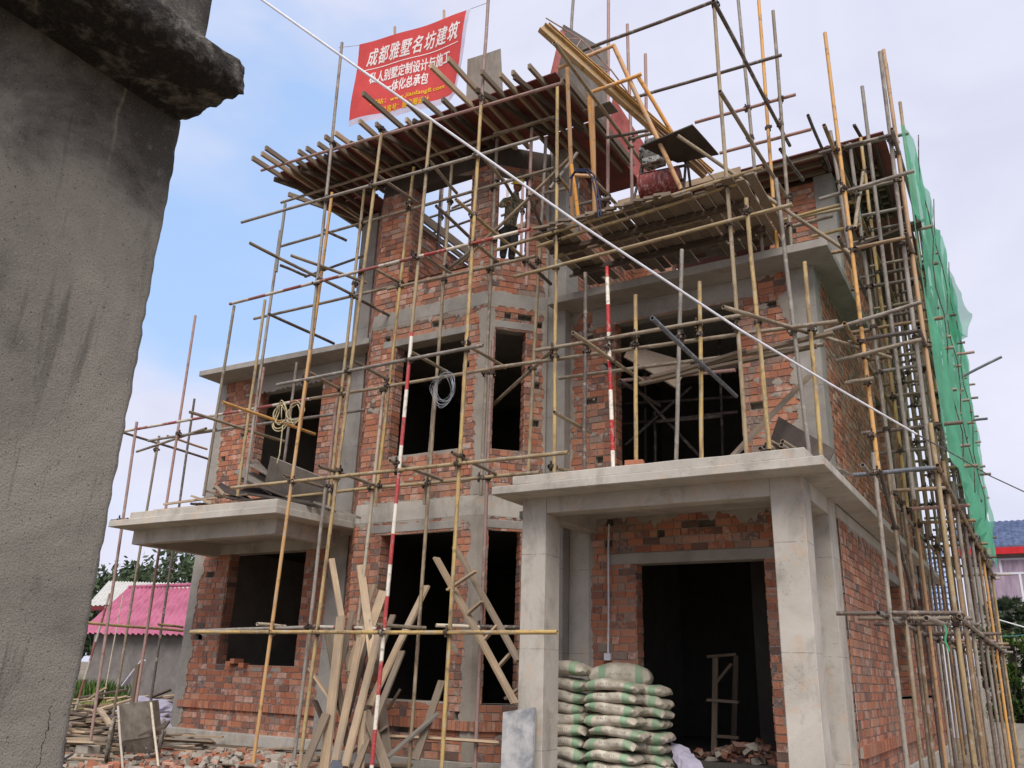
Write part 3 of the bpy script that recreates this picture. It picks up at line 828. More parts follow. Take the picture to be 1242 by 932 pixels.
# ---- scaffold along the right flank: two rows of uprights, level after level
for x1, y1, x2, y2, Y, m_ in ((498, 271, 572, 248, 12.6, 'g'), (498, 292, 572, 267, 13.2, 'k'), (548, 253, 572, 242, 13.6, 'k'), (608, 262, 650, 246, 12.8, 'g'), (612, 300, 642, 289, 12.6, 'k'), (606, 318, 642, 309, 13.2, 't'), (600, 282, 645, 268, 13.4, 'g')):
    reg(A, 'x', PY(x1, y1, Y), PY(x2, y2, Y), m_)
for x1, y1, x2, y2, Y, m_ in ((537, 222, 531, 325, 12.7, 'g'), (541, 262, 538, 320, 13.4, 't'), (628, 225, 623, 320, 13.6, 't'), (634, 215, 632, 320, 12.9, 'p'), (617, 212, 611, 300, 13.9, 'w')):
    reg(A, 'v', PY(x2, y2, Y), PY(x1, y1, Y), m_)
for x1, y1, x2, y2, Y, m_ in ((752, 470, 895, 445, 12.8, 'k'), (752, 515, 895, 500, 13.5, 'k'), (758, 490, 890, 482, 14.0, 'k'), (796, 512, 876, 505, 13.2, 'k')):
    reg(B, 'x', PY(x1, y1, Y), PY(x2, y2, Y), m_)
for x1, y1, x2, y2, Y, m_ in ((794, 500, 795, 566, 13.4, 'k'), (782, 420, 783, 560, 14.2, 'k'), (872, 400, 877, 556, 13.8, 'k')):
    reg(B, 'v', PY(x2, y2, Y), PY(x1, y1, Y), m_)
reg(B, 'd', PY(758, 540, 12.9), PY(838, 470, 13.6), 'k'); reg(B, 'd', PY(770, 470, 12.9), PY(850, 555, 13.6), 'k')
D = scaffold('tube_scaffold', 'dense double row of scaffold tubes beside the right brick flank, hung with green netting')
XI, XO = -1.5, -.83
ys = [11.1, 12.4, 13.7, 15.1, 16.6, 18.2, 19.8, 21.4, 23.0]
lev = [.78, 2.5, 4.25, 5.6, 7.2, 8.4]
mi_u = ['o', 'g', 'y', 'y', 'r', 't', 'r', 'k', 'y']; mi_l = ['g', 't', 'r', 'o', 'k', 'r', 'k', 'k', 'r']
for i, y in enumerate(ys):
    top = [9.25, 8.1, 9.0, 8.95, 9.3, 9.0, 9.5, 9.1, 9.4][i]
    reg(D, 'v', V(XI+.0, y, -1.52), V(XI+.01, y+U_(-.02, .02), 2.75), mi_l[i]); reg(D, 'v', V(XI+.05, y+.03, 2.5), V(XI+U_(-.01, .04), y+.02, top), mi_u[i])
for i, y in enumerate([11.28, 12.55, 13.9, 15.3, 16.8, 18.4, 20.0, 21.6, 23.2]):
    top = [8.75, 9.45, 9.6, 9.2, 9.5, 9.6, 9.3, 9.6, 9.4][i]
    reg(D, 'v', V(XO, y, -1.52), V(XO+.015, y, 2.9 if i else 3.1), 'yrgkgroky'[i]); reg(D, 'v', V(XO-.04, y+.03, 2.4), V(XO+U_(-.03, .03), y+U_(-.03, .03), top), 'grygkrpry'[i])
reg(D, 'v', V(XO+.06, 11.62, 3.2), V(XO+.04, 11.6, 9.0), 'o'); reg(D, 'v', V(-1.62, 12.0, 5.9), V(-1.7, 11.95, 8.1), 'g'); reg(D, 'v', V(-1.75, 13.0, 5.9), V(-1.75, 13, 8.9), 'y')
for i, y in enumerate([17.2, 19, 20.8, 22.6, 24.4]): reg(D, 'v', V(-1.95, y, -1.5), V(-1.93, y, 9.1), 'tkwtk'[i])
for z in lev[:5]:
    for x, y0, y1 in ((XI-.055, 10.6+U_(-.3, .1), 17), (XI-.055, 16.7, 23.6), (XO+.055, 11.0+U_(-.2, .1), 17.2), (XO+.055, 16.8, 23.8)):
        if z > 2 and x > -1 and y0 < 12: y0 = 10.95
        reg(D, 'x', V(x, y0, z+U_(-.02, .02)), V(x, y1, z+U_(-.03, .03)), random.choice('ttgryk'))
reg(D, 'x', V(-.98, 9.75, .66), V(-.93, 11.6, .7), 't', label='loose tube end pointing at the viewer')
for i, y in enumerate(ys):
    for z in (.78, 2.5, 4.25, 5.6, 7.2):
        dz = U_(-.04, .04)+.05
        a, b = XI-U_(.12, .28), XO+U_(.1, .3) if i > 1 else XO+U_(.02, .12)
        if z < 1: a -= .35 if i < 3 else 0
        reg(D, 't', V(a, y+.08, z+dz), V(b, y+.1, z+dz+U_(-.02, .02)), 's' if (i == 0 and z == 2.5) else random.choice('tkrgrkp'))
for y, z in [(yy+.1, zz) for yy in ys[1:] for zz in (3.4, 4.95, 6.4)]: reg(D, 't', V(XI-.3, y, z), V(XO+U_(.1, .35), y, z), random.choice('trkg'))
for i, y in enumerate([12.0, 14.4, 15.9, 17.5, 19.1, 20.6, 22.3]): reg(D, 'v', V(U_(-1.25, -1.05), y, -1.5 if i % 2 else 2.3), V(U_(-1.25, -1.05), y, U_(8.2, 9.2)), random.choice('krtg'))
for x1, y1, x2, y2, y, mt in ((993.7, 242, 1109, 207.5, 11.2, 'g'), (1014, 182, 1102, 162, 12.4, 'g'), (1039, 263, 1098, 252, 13.6, 'g'), (1014, 438, 1118, 412, 11.0, 't'), (1000, 403, 1118, 366.5, 11.0, 'g'), (1025, 465, 1060, 459, 11.0, 't')):
    reg(D, 't', PY(x1, y1, y), PY(x2, y2, y), mt)
for x1, y1, x2, y2, yy, mt in ((1162, 472, 1215, 433, 19, 's'), (1158, 430, 1182, 427, 18, 'p'), (1172, 510, 1198, 508, 20, 's'), (1185, 567, 1195, 565.5, 20, 'k'), (1189, 576, 1202, 575, 20, 'k')):
    reg(D, 't', PY(x1, y1-(40 if x2 > 1210 else 0)+36*(x2 > 1210), yy)+Vector((-.35, 0, 0)), PY(x2, y2, yy), mt)
for a, b, mt in ((V(XI, 11.1, 3.0), V(XI+.02, 13.9, .9), 'k'), (V(XI, 13.7, 2.6), V(XI, 16.6, 5.5), 't'), (V(XO, 12.6, 2.6), V(XO-.02, 15.3, 5.6), 'k'), (V(XI+.1, 11.1, 5.9), V(XI, 13.7, 8.3), 't')): reg(D, 'd', a, b, mt)
# ---- scaffold round the left end
E = scaffold('tube_scaffold', 'thin rusty scaffold tubes standing round the left end of the house')
parse(E, '''
166 512 107 919 p 9.8
237 383 160 885 p 10.6
193 529 137 868 t 11.3
236 484 183 850 k 12.1
205 604 205 604.5 t 12
''', 9.8, 'v')
bpy.data.objects.remove(E['t'].pop()[0])
reg(E, 'v', PY(78, 880, 12.5)+Vector((.25, 0, 0)), PY(133, 720, 12.5), 'b')
reg(E, 'v', PY(126, 845, 16), PY(149, 722, 16), 'w', .016)
reg(E, 'x', PY(98, 755, 9.85), PX(222, 765.5, -14.95), 'y')
reg(E, 'x', PY(192, 757.5, 11.6), PY(222, 761, 12.2), 'y')
reg(E, 'x', PY(135, 632, 9.75), PY(155, 630, 9.75), 'k')
parse(E, '''
147 524 253 557 k 13.2
203 529 251 545 o 13.4
166 548 250 520 t 10.6
''', 12.2, 't')
for S in (A, B, D, E): couple(S)
print('tubes', [len(S['t']) for S in (A, B, D, E)])

# ================================================================ roof formwork
def joist(par, p, q, mat='wood2', w=.05, h=.09):
    d = (q-p).normalized(); mb = MB(); L = (q-p).length; b = U_(-.01, .01)
    mb.box((-w/2, -h/2, 0), (w/2, h/2, L)); M = Matrix.Identity(4); x = Vector((0, 0, 1)).cross(d).normalized(); y = d.cross(x)
    for i in range(3): M[i][0] = x[i]; M[i][1] = y[i]; M[i][2] = d[i]; M[i][3] = p[i]
    return mb.obj('joist', mat, par, M=M)
F1 = thing('roof_formwork', 'roof formwork over the bay, red plywood on protruding timber joists', 'formwork')
zf = 9.05
mb = MB()
xs = [-11.4, -10.25, -9.1, -7.9, -6.4, -5.35]
for a, b in zip(xs, xs[1:]):
    for y0, y1 in ((9.7, 11.12), (11.13, 13.4)):
        if y0 > 11 and a < -5.6 - 1.2 and a > -11: continue
        z = zf+U_(0, .01)+GZ; mb.box((a+.006, y0+U_(0, .04), z), (b-.004, y1, z+.018))
mb.obj('plywood_sheet', 'plyr', F1)
x = -11.42; k = 0
tips = {0: 9.04, 1: 9.02, 2: 8.93, 4: 9.3, 5: 9.3}
while x < -5.4:
    y0 = tips.get(k, random.choice((9.15, 9.2, 9.3, 9.35, 9.5, 9.1))); 
    if k in (12, 17, 18): y0 = 8.6
    joist(F1, V(x, y0, zf-.048), V(x+U_(-.12, .12), U_(12.2, 13.3) if (x < -10.5 or x > -6.5) else U_(11.1, 11.25), zf-.05), random.choice(('wood2', 'wood2', 'wood')))
    x += U_(.2, .36); k += 1
for i in range(9): joist(F1, V(-11.5+i*.7, 9.3+U_(0, .4), zf-.12), V(-11.1+i*.7+U_(-.3, .3), 11.15, zf-.12), 'wood3')
joist(F1, V(-11.75, 10.3, zf-.05), V(-10.9, 12.3, zf-.06), 'wood2')
joist(F1, V(-5.33, 9.9, zf-.05), V(-5.33, 13.4, zf-.05), 'wood2'); joist(F1, V(-5.28, 9.9, zf+.02), V(-5.28, 13.4, zf+.04), 'wood2', .03, .12)
for k, (zz, xx) in enumerate(((8.46, -9.54), (8.6, -9.5), (8.74, -9.55))): joist(F1, V(xx, 11.7, zz), V(xx, 15.9, zz-.02), 'wood2', .045, .1)
joist(F1, V(-9.3, 13.2, 8.72), V(-6.6, 13.2, 8.74), 'wood', .05, .1)
F2 = thing('roof_formwork', 'roof formwork over the right half of the top storey, dark plywood on timber battens', 'formwork')
mb = MB(); mb.box((-6.1, 13.85, 9.08+GZ), (-1.12, 23, 9.1+GZ)); mb.obj('plywood_sheet', 'plyr', F2)
for i in range(11):
    y = 13.95+i*.28; joist(F2, V(-6.1+U_(-.2, .2), y, 9.03), V(-1.3-(.9 if i < 3 else 0)+U_(-.1, .1), y, 9.03), 'wood2')
for i in range(6): joist(F2, V(-2.2+i*.18, 14.0+U_(0, .1), 9.03), V(-2.2+i*.17, 16.8, 9.03), 'wood3')
joist(F2, V(-6.1, 13.8, 9.04), V(-3.6, 13.8, 9.06), 'wood', .03, .13)
for x1, y1, x2, y2 in ((1003, 178, 1040, 262), (1012, 172, 1046, 262), (1036, 152, 1066, 205)):
    tag(plank('batten', PY(x1, y1, 13.4), PY(x2, y2, 15.6), .05, .04, 'wood3', F2))
def sheet(name, pts, th, mat, label, cat, group=None, n=6, warp=.01):
    """thin board from four corner points (ccw seen from outside)"""
    a, b, c, d = pts; nrm = (b-a).cross(d-a).normalized(); mb = MB(); vs = []
    for s in (0, 1):
        for j in range(n+1):
            for i in range(n+1):
                u, v = i/n, j/n; p = (a*(1-u)+b*u)*(1-v)+(d*(1-u)+c*u)*v
                vs.append(p - nrm*th*s + nrm*warp*math.sin(u*3.1)*math.cos(v*2.2))
    N1 = (n+1)**2; fs = []
    for j in range(n):
        for i in range(n):
            k = j*(n+1)+i; fs.append((k, k+1, k+n+2, k+n+1)); fs.append((N1+k, N1+k+n+1, N1+k+n+2, N1+k+1))
    edge = [i for i in range(n+1)] + [(n+1)*j+n for j in range(1, n+1)] + [(n+1)*n+i for i in range(n-1, -1, -1)] + [(n+1)*j for j in range(n-1, 0, -1)]
    for i in range(len(edge)): k, l = edge[i], edge[(i+1) % len(edge)]; fs.append((l, k, N1+k, N1+l))
    mb.add(vs, fs); o = mb.obj(name, mat); tag(o, label, cat, group); return o
sheet('plywood_board', [PY(565, 130, 10.1), PY(610, 118, 10.25), PY(607, 59, 10.3), PY(567, 72, 10.15)], .018, 'ply', 'grey plywood board standing upright on the roof edge just right of the red banner', 'board')
sheet('plywood_board', [PY(668, 92, 9.95), PY(741, 170, 12.3), PY(737, 62, 12.3), PY(684, 30, 9.95)], .018, 'ply', 'large dark grey plywood board standing on edge behind the inclined hoist rail', 'board')
sheet('plywood_board', [PY(667, 92, 9.86), PY(675, 96, 9.9), PY(686, 40, 9.9), PY(680, 36, 9.86)], .018, 'plyr2', 'narrow red plywood strip standing at the right front corner of the bay roof', 'board')
sheet('plywood_board', [PY(737, 172, 12.0), PY(795, 245, 13.3), PY(795, 195, 13.3), PY(744, 117, 12.0)], .018, 'plyr2', 'faded red plywood side form standing along the roof edge behind the orange tubes', 'board')
sheet('plywood_board', [PY(707, 135, 9.9), PY(722, 145, 10.3), PY(750, 136, 10.3), PY(740, 124, 9.9)], .016, 'ply', 'small grey plywood offcut lying across the orange hoist frame', 'board')
sheet('plywood_board', [PY(777, 178, 9.9), PY(822, 198, 10.6), PY(872, 188, 10.6), PY(840, 152, 9.9)], .02, 'plyd', 'dark square plywood roof board laid over the hoist rails', 'board')
# ================================================================ hoist platform on the porch-roof scaffold
PF = thing('hoist_platform', 'platform of dark close-laid planks carrying the hoist above the roof terrace', 'platform')
x = -5.75; i = 0
while x < -2.45:
    w = U_(.09, .17); z = 6.27+U_(-.012, .012)
    if not (-5.2 < x < -5.02 or -4.62 < x < -4.55):
        mb = MB(); mb.box((x, 9.78+U_(-.1, .06), z+GZ), (x+w-U_(.008, .02), 11.7+U_(-.2, .15), z+.028+GZ)); mb.obj('plank', random.choice(('wood2', 'wood2', 'wood3')), PF)
    x += w+random.choice((0, 0, .0, .012)); i += 1
for y in (10.3, 11.1): joist(PF, V(-5.7, y, 6.21), V(-2.6, y, 6.21), 'wood3', .06, .07)
for i in range(14): joist(PF, V(-5.7+i*.15, 9.72+U_(-.03, .03), 6.32+U_(0, .03)), V(-5.55+i*.15+U_(0, .1), 9.76, 6.33), 'wood2', .05, .04)
# ---- the hoist: inclined I-rail, orange A-frames, drum and motor
HO = thing('hoist', 'orange site hoist with a long inclined yellow rail, red drum and cement-caked motor', 'hoist')
def ibeam(name, p, q, h, w, mat, par):
    mb = MB(); L = (q-p).length; t = .009
    mb.box((-w/2, -h/2, 0), (w/2, -h/2+t, L)); mb.box((-w/2, h/2-t, 0), (w/2, h/2, L)); mb.box((-t/2, -h/2+t, 0), (t/2, h/2-t, L))
    return mb.obj(name, mat, par, M=frame(p, q))
ra, rb = PY(657, 33, 8.9), PY(857, 212, 10.9)
MATS['rail'] = paint('rusty_ochre_rail', (176, 142, 90), (120, 92, 66), .5)
ibeam('inclined_rail', ra, rb, .15, .1, 'rail', HO)
off = Vector((.16, 0, .02)); ibeam('inclined_rail', ra+off*.5+Vector((0, .05, .05)), rb+off*.6, .05, .05, 'rail', HO)
mb = MB(); tr = [PY(x, y, Y) for x, y, Y in ((662, 22, 9.0), (705, 48, 9.4), (741, 85, 9.7), (775, 130, 10.1), (800, 158, 10.3), (850, 200, 10.7), (872, 224, 10.9))]
path_tube(mb, tr, .011)
for k in range(1, 6):
    b1 = ra.lerp(rb, (k-.35)/6.2)+Vector((.05, .03, .08)); b2 = ra.lerp(rb, (k+.1)/6.2)+Vector((.05, .03, .08)); path_tube(mb, [b1, tr[k]], .008); path_tube(mb, [b2, tr[k]], .008)
mb.obj('truss_rod', 'p', HO)
for (x1, y1, a, x2, y2, b, r) in ((688, 82, 9.3, 695, 280, 10.2, .032), (714, 112, 9.6, 724, 276, 10.3, .034), (744, 55, 9.6, 826, 230, 10.2, .034), (773, 92, 9.75, 822, 172, 10.3, .03)):
    p = PY(x1, y1, a); q_ = PY(x2, y2, b); tube('frame_leg', q_, p, 'oo', HO, r)
tube('frame_leg', PY(722, 277, 10.25), PY(718, 115, 9.65), 'oo', HO, .033); tube('frame_leg', PY(702, 268, 10.0), PY(693, 200, 9.8), 'oo', HO, .03)
for (x1, y1, a, x2, y2, b) in ((677, 83, 9.3, 745, 55, 9.6), (713, 114, 9.6, 778, 90, 9.75), (696, 213, 9.9, 722, 214, 10.0), (800, 182, 10.3, 820, 172, 10.4)):
    tube('cross_bar', PY(x1, y1, a), PY(x2, y2, b), 'oo', HO, .03)
# drum with end discs
dc = PY(801, 224, 10.55); ax = Vector((1, .12, 0)).normalized()
def cyl(mb, a, b, r, seg=24, mi=0, cap=True):
    x = Vector((0, 0, 1)).cross((b-a).normalized()); x = x.normalized() if x.length > .1 else Vector((1, 0, 0)); y = (b-a).normalized().cross(x); vs = []
    for p in (a, b):
        for j in range(seg): t = 2*PI*j/seg; vs.append(p+x*math.cos(t)*r+y*math.sin(t)*r)
    fs = [(j, (j+1) % seg, seg+(j+1) % seg, seg+j) for j in range(seg)]
    if cap: fs += [tuple(range(seg-1, -1, -1)), tuple(range(seg, 2*seg))]
    mb.add(vs, fs, mi=mi)
MATS['drum'] = simple('red_drum_streaked_with_cement', (128, 58, 54), .6, (170, 140, 132), 14, .2, .3, vscale=(1.6, 1.6, .35), lo=.5, hi=.66)
mb = MB(); cyl(mb, dc-ax*.28, dc+ax*.28, .2); cyl(mb, dc-ax*.3, dc-ax*.27, .225); cyl(mb, dc+ax*.27, dc+ax*.3, .225); mb.obj('drum', 'drum', HO)
MATS['cake'] = simple('cement_caked_motor', (176, 176, 170), .9, (62, 66, 64), 16, .6, .2, lo=.45, hi=.58)
mc = PY(794, 184, 10.5)
mb = MB(); cyl(mb, mc-ax*.16, mc+ax*.1, .14, 16); cyl(mb, mc-ax*.22, mc-ax*.16, .11, 12); mb.box(mc+Vector((-.12, -.1, .1)), mc+Vector((.04, .08, .19)))
mb.box(mc+Vector((-.16, -.1, -.24)), mc+Vector((.14, .1, -.14))); cyl(mb, mc+ax*.1+Vector((.1, 0, -.12)), mc+ax*.3+Vector((0, 0, -.12)), .1, 12)
o = mb.obj('motor', 'cake', HO); ruff(o, .012, 9)
mb = MB()
for sx in (-.36, .4):
    b = dc+ax*sx; 
    path_tube(mb, [b+Vector((.0, -.16, -.3)), b+Vector((.08 if sx < 0 else .0, .02, .42))], .02); path_tube(mb, [b+Vector((0, .22, -.3)), b+Vector((.08 if sx < 0 else 0, .04, .42))], .02)
path_tube(mb, [dc-ax*.36+Vector((.03, 0, .24)), dc+ax*.4+Vector((0, 0, .24))], .022); path_tube(mb, [dc-ax*.34, dc+ax*.38], .025)
mb.obj('drum_stand', 'dark', HO)
# blue cable looped over the orange frame
mb = MB(); cpts = [PY(x, y, 9.7) for x, y in ((692, 238), (694, 215), (700, 206), (714, 206), (721, 213), (724, 226), (727, 242), (729, 262))]
path_tube(mb, cpts, .014); path_tube(mb, [p+Vector((-.03, -.02, -.03)) for p in cpts[1:]], .012)
tag(mb.obj('power_cable', simple('dark_blue_cable', (44, 52, 84), .6, (30, 36, 60))), 'dark blue power cable looped over the orange hoist frame', 'cable')
# ================================================================ banner
BN = thing('banner', 'red banner with white and yellow Chinese lettering tied between two tubes above the roof', 'banner')
bTL, bTR, bBR, bBL = PY(437, 55, 10.0), PY(571, 11, 10.0), PY(557, 119, 10.05), PY(425, 156, 10.0)
def bsurf(u, v, d=0.):       # u 0..1 left to right, v 0 bottom .. 1 top
    p = (bBL*(1-u)+bBR*u)*(1-v)+(bTL*(1-u)+bTR*u)*v
    sag = -.05*math.sin(PI*u)*(v**2)
    wav = .05*math.sin(u*5+1.2)*(1-v*.8)+.022*math.sin(u*13+v*3)*(1-v*.5)+.02*math.sin(v*7+u*2)+(.1*math.exp(-((1-u)/.06)**2)*(1-v))
    return p+Vector((0, -wav-d, sag))
mb = MB(); nx, ny = 60, 44
vs = [bsurf(i/nx, j/ny) for j in range(ny+1) for i in range(nx+1)]
fs = [(j*(nx+1)+i, j*(nx+1)+i+1, (j+1)*(nx+1)+i+1, (j+1)*(nx+1)+i) for j in range(ny) for i in range(nx)]
mb.add(vs, fs); mb.mi = [1 if (f[0]//(nx+1) < 3 or (f[0] % (nx+1)) > nx-3) else 0 for f in fs]
def cloth(name, c, tr=.35, al=0., c2=None):
    t = NT(name); g = t.coord('Object'); n = t.noise(g, 3, 4, .6)
    col = t.mix(t.step(n, .3, .7), lin(*c), lin(*(c2 or [v*.9 for v in c]))); t.base(col); t.b.inputs['Roughness'].default_value = .6
    tl = t.node('ShaderNodeBsdfTranslucent'); t.link(col, tl.inputs[0]); mx = t.node('ShaderNodeMixShader'); mx.inputs[0].default_value = tr
    t.link(t.b.outputs[0], mx.inputs[1]); t.link(tl.outputs[0], mx.inputs[2]); last = mx.outputs[0]
    if al:
        tp = t.node('ShaderNodeBsdfTransparent'); m2 = t.node('ShaderNodeMixShader'); m2.inputs[0].default_value = al
        t.link(last, m2.inputs[1]); t.link(tp.outputs[0], m2.inputs[2]); last = m2.outputs[0]
    t.link(last, t.out.inputs[0]); return t.m
MATS['bred'] = cloth('red_banner_cloth', (236, 92, 88), .5); MATS['bwhite'] = cloth('white_hem', (214, 208, 226), .3)
MATS['twhite'] = simple('white_print', (236, 226, 224), .6, (230, 220, 218), 4, 0); MATS['tyel'] = simple('yellow_print', (232, 190, 40), .6, (226, 182, 36), 4, 0)
mb.obj('banner_cloth', ['bred', 'bwhite'], BN, smooth=True)
dg = None
def text_on(txt, u0, u1, v0, v1, mat, bold=0., shear=0., name='lettering', sp=1.):
    cu = bpy.data.curves.new('t', 'FONT'); cu.body = txt; cu.resolution_u = 3; cu.shear = shear; cu.space_character = sp
    ob = bpy.data.objects.new('t', cu); C.objects.link(ob); bpy.context.view_layer.update()
    me = bpy.data.meshes.new_from_object(ob.evaluated_get(bpy.context.evaluated_depsgraph_get())); bpy.data.objects.remove(ob)
    if not len(me.vertices): print('no glyphs for', txt); return
    xs_ = [v.co.x for v in me.vertices]; ys_ = [v.co.y for v in me.vertices]; a, b, c, d = min(xs_), max(xs_), min(ys_), max(ys_)
    co = [(v.co.x, v.co.y) for v in me.vertices]; fc = [tuple(p.vertices) for p in me.polygons]; n0 = len(co); vs = []; fs = []
    for k, (ox, oy) in enumerate(((0, 0), (bold, 0), (0, bold), (bold, bold)) if bold else ((0, 0),)):   # heavier strokes
        vs += [bsurf(u0+(u1-u0)*(x+ox-a)/(b-a), v0+(v1-v0)*(y+oy-c)/(d-c), .008+.0012*k) for x, y in co]; fs += [tuple(i+n0*k for i in f) for f in fc]
    me = bpy.data.meshes.new(name); me.from_pydata(vs, [], fs)
    me.materials.clear(); me.materials.append(MATS[mat]); o = bpy.data.objects.new(name, me); C.objects.link(o); o.parent = BN; return o
text_on('成都雅墅名坊建筑', .09, .93, .69, .89, 'twhite', .03, .25, sp=1.15)
text_on('私人别墅定制设计与施工', .14, .86, .46, .60, 'twhite', .04)
text_on('一体化总承包', .30, .68, .29, .43, 'twhite', .04)
text_on('网站：www.jianfang8.com', .2, .84, .165, .24, 'tyel', .03, sp=1.1)
text_on('抖音号：建房圈设计', .30, .72, .06, .14, 'tyel', .03, sp=1.1)
mb = MB(); pts = [[.08, .645], [.92, .645], [.92, .655], [.08, .655]]
n = 30; vs = [bsurf(.08+.85*i/n, v, .008) for v in (.648, .657) for i in range(n+1)]; mb.add(vs, [(i, i+1, n+2+i, n+1+i) for i in range(n)]); mb.obj('underline', 'twhite', BN)
mb = MB(); path_tube(mb, [PY(411, 58, 9.3), bTL], .006, 5); path_tube(mb, [bTR, PY(593, 3, 9.3)], .006, 5); mb.obj('tie_wire', 'gwire', BN)
tube('banner_prop', PY(480, 60, 10.3), PY(479, 33, 10.3), 'wood', BN, .025); tube('banner_prop', PY(539, 40, 10.3), PY(538.5, 13, 10.3), 'wood', BN, .025)

# ================================================================ white cable from the viewer's side to the far right
mb = MB(); ks = [PY(200, -75, 4.5), PY(318, 0, 5.0), PY(500, 129, 5.8), PY(700, 270, 6.8), PY(900, 402, 7.9), PY(1010, 468, 8.6), PY(1112, 527, 9.4)]
path_tube(mb, ks, [.016, .0155, .015, .014, .013, .012, .011], 8); tag(mb.obj('overhead_cable', 'white'), 'white overhead cable crossing diagonally in front of the whole house', 'cable')
mb = MB(); path_tube(mb, [PY(1111, 526.5, 9.4), PY(1160, 553, 12), PY(1200, 577, 16), PY(1245, 598, 22), PY(1300, 622, 30)], [.008, .009, .01, .014, .018], 6)
tag(mb.obj('overhead_cable', 'dark'), 'thin dark cable running on from the white cable towards the right edge', 'cable')

# ================================================================ worker in the top window of the bay
MATS['camo'] = simple('camouflage_jacket', (150, 142, 116), .9, (84, 80, 66), 26, .2, lo=.44, hi=.54); MATS['trouser'] = simple('dark_trousers', (62, 58, 54), .9, (44, 42, 40), 9)
MATS['skin'] = simple('skin', (150, 108, 84), .6, (140, 98, 76), 6, 0); MATS['helmet'] = simple('yellow_helmet', (226, 190, 40), .35, (214, 178, 36), 4, 0, .5)
def skin(name, joints, edges, mat, parent=None, sub=2):
    me = bpy.data.meshes.new(name); me.from_pydata([j[0] for j in joints], edges, []); o = bpy.data.objects.new(name, me); C.objects.link(o)
    sm = o.modifiers.new('skin', 'SKIN'); sm.use_smooth_shade = True; o.modifiers.new('sub', 'SUBSURF').levels = sub; o.modifiers['sub'].render_levels = sub
    if not me.skin_vertices: me.skin_vertices.new()
    for i, j in enumerate(joints): me.skin_vertices[0].data[i].radius = (j[1], j[2] if len(j) > 2 else j[1]); me.skin_vertices[0].data[i].use_root = (i == 0)
    me.materials.append(MATS[mat]); 
    if parent: o.parent = parent
    return o
def worker():
    T = thing('person', 'worker in camouflage jacket and yellow helmet standing bent forward in the top bay window', 'person')
    k = PY(617, 318, 11.22)                                     # feet on the brick sill / ledger
    rx = Vector((.72, .69, 0)); fx = Vector((.69, -.72, 0)); up = Vector((0, 0, 1))
    P = lambda r, f, z: k+rx*r+fx*f+up*z
    pel = P(.0, -.05, .66)
    J = [(pel, .13, .11), (P(.0, 0, .82), .125, .1), (P(.02, .07, 1.0), .145, .11), (P(.03, .14, 1.14), .12, .09), (P(.04, .19, 1.22), .05), (P(.05, .235, 1.3), .06),
         (P(-.13, .12, 1.13), .06), (P(-.24, .26, .93), .048), (P(-.16, .42, .86), .036), (P(.2, .12, 1.13), .06), (P(.34, .24, .98), .048), (P(.42, .42, 1.1), .036)]
    skin('jacket', J, [(0, 1), (1, 2), (2, 3), (3, 4), (4, 5), (3, 6), (6, 7), (7, 8), (3, 9), (9, 10), (10, 11)], 'camo', T)
    J = [(pel, .125, .11), (P(-.08, -.02, .58), .1), (P(-.11, .12, .33), .085), (P(-.11, .0, .09), .062), (P(-.11, .11, .03), .04), (P(.07, -.02, .58), .1), (P(.05, .14, .34), .085), (P(.04, -.02, .1), .062), (P(.05, .09, .04), .04)]
    skin('trousers', J, [(0, 1), (1, 2), (2, 3), (3, 4), (0, 5), (5, 6), (6, 7), (7, 8)], 'trouser', T)
    for s, h in ((-1, P(-.15, .45, .86)), (1, P(.43, .45, 1.11))):
        J = [(h, .03, .018), (h+fx*.06, .034, .016)]; E_ = [(0, 1)]
        for q_ in range(4):
            b = h+fx*.075+rx*(q_-1.5)*.02; J += [(b, .009), (b+fx*.035-up*.008, .008), (b+fx*.05-up*.03, .007)]; n0 = len(J); E_ += [(1, n0-3), (n0-3, n0-2), (n0-2, n0-1)]
        J += [(h+rx*s*-.035+fx*.02, .01), (h+rx*s*-.05+fx*.05-up*.01, .008)]; n0 = len(J); E_ += [(0, n0-2), (n0-2, n0-1)]
        skin('hand', J, E_, 'skin', T, 1)
    import bmesh
    hc = P(.06, .28, 1.37); bm = bmesh.new(); bmesh.ops.create_uvsphere(bm, u_segments=20, v_segments=14, radius=.1)
    for v in bm.verts:
        v.co.x *= .8; v.co.z *= 1.18
        if v.co.y > .03 and v.co.z < -.02: v.co.x *= .82                      # jaw
        if v.co.y > .07 and abs(v.co.x) < .02 and -.03 < v.co.z < .02: v.co.y += .025   # nose
        if v.co.y > .06 and .01 < v.co.z < .035 and .02 < abs(v.co.x) < .05: v.co.y -= .01
    me = bpy.data.meshes.new('head'); bm.to_mesh(me); bm.free(); me.materials.append(MATS['skin']); me.polygons.foreach_set('use_smooth', [True]*len(me.polygons))
    M = Matrix.Translation(hc) @ Matrix(((rx.x, fx.x, 0, 0), (rx.y, fx.y, 0, 0), (0, 0, 1, 0), (0, 0, 0, 1))) @ Matrix.Rotation(-.5, 4, 'X')
    o = bpy.data.objects.new('head', me); C.objects.link(o); o.matrix_world = M; o.parent = T
    mb = MB(); vs = []; fs = []; n = 24
    prof = [(.15, -.01), (.148, .0), (.118, .004), (.116, .03), (.108, .065), (.085, .1), (.045, .122), (.0001, .128)]
    for r, z in prof:
        for j in range(n): a = 2*PI*j/n; e = 1+.1*max(0, math.sin(a))*(r > .13); vs.append((r*.88*math.cos(a), r*1.05*math.sin(a)*e, z+.025))
    for i in range(len(prof)-1):
        for j in range(n): fs.append((i*n+j, i*n+(j+1) % n, (i+1)*n+(j+1) % n, (i+1)*n+j))
    mb.add(vs, fs); mb.obj('helmet', 'helmet', T, True, M=M)
worker()

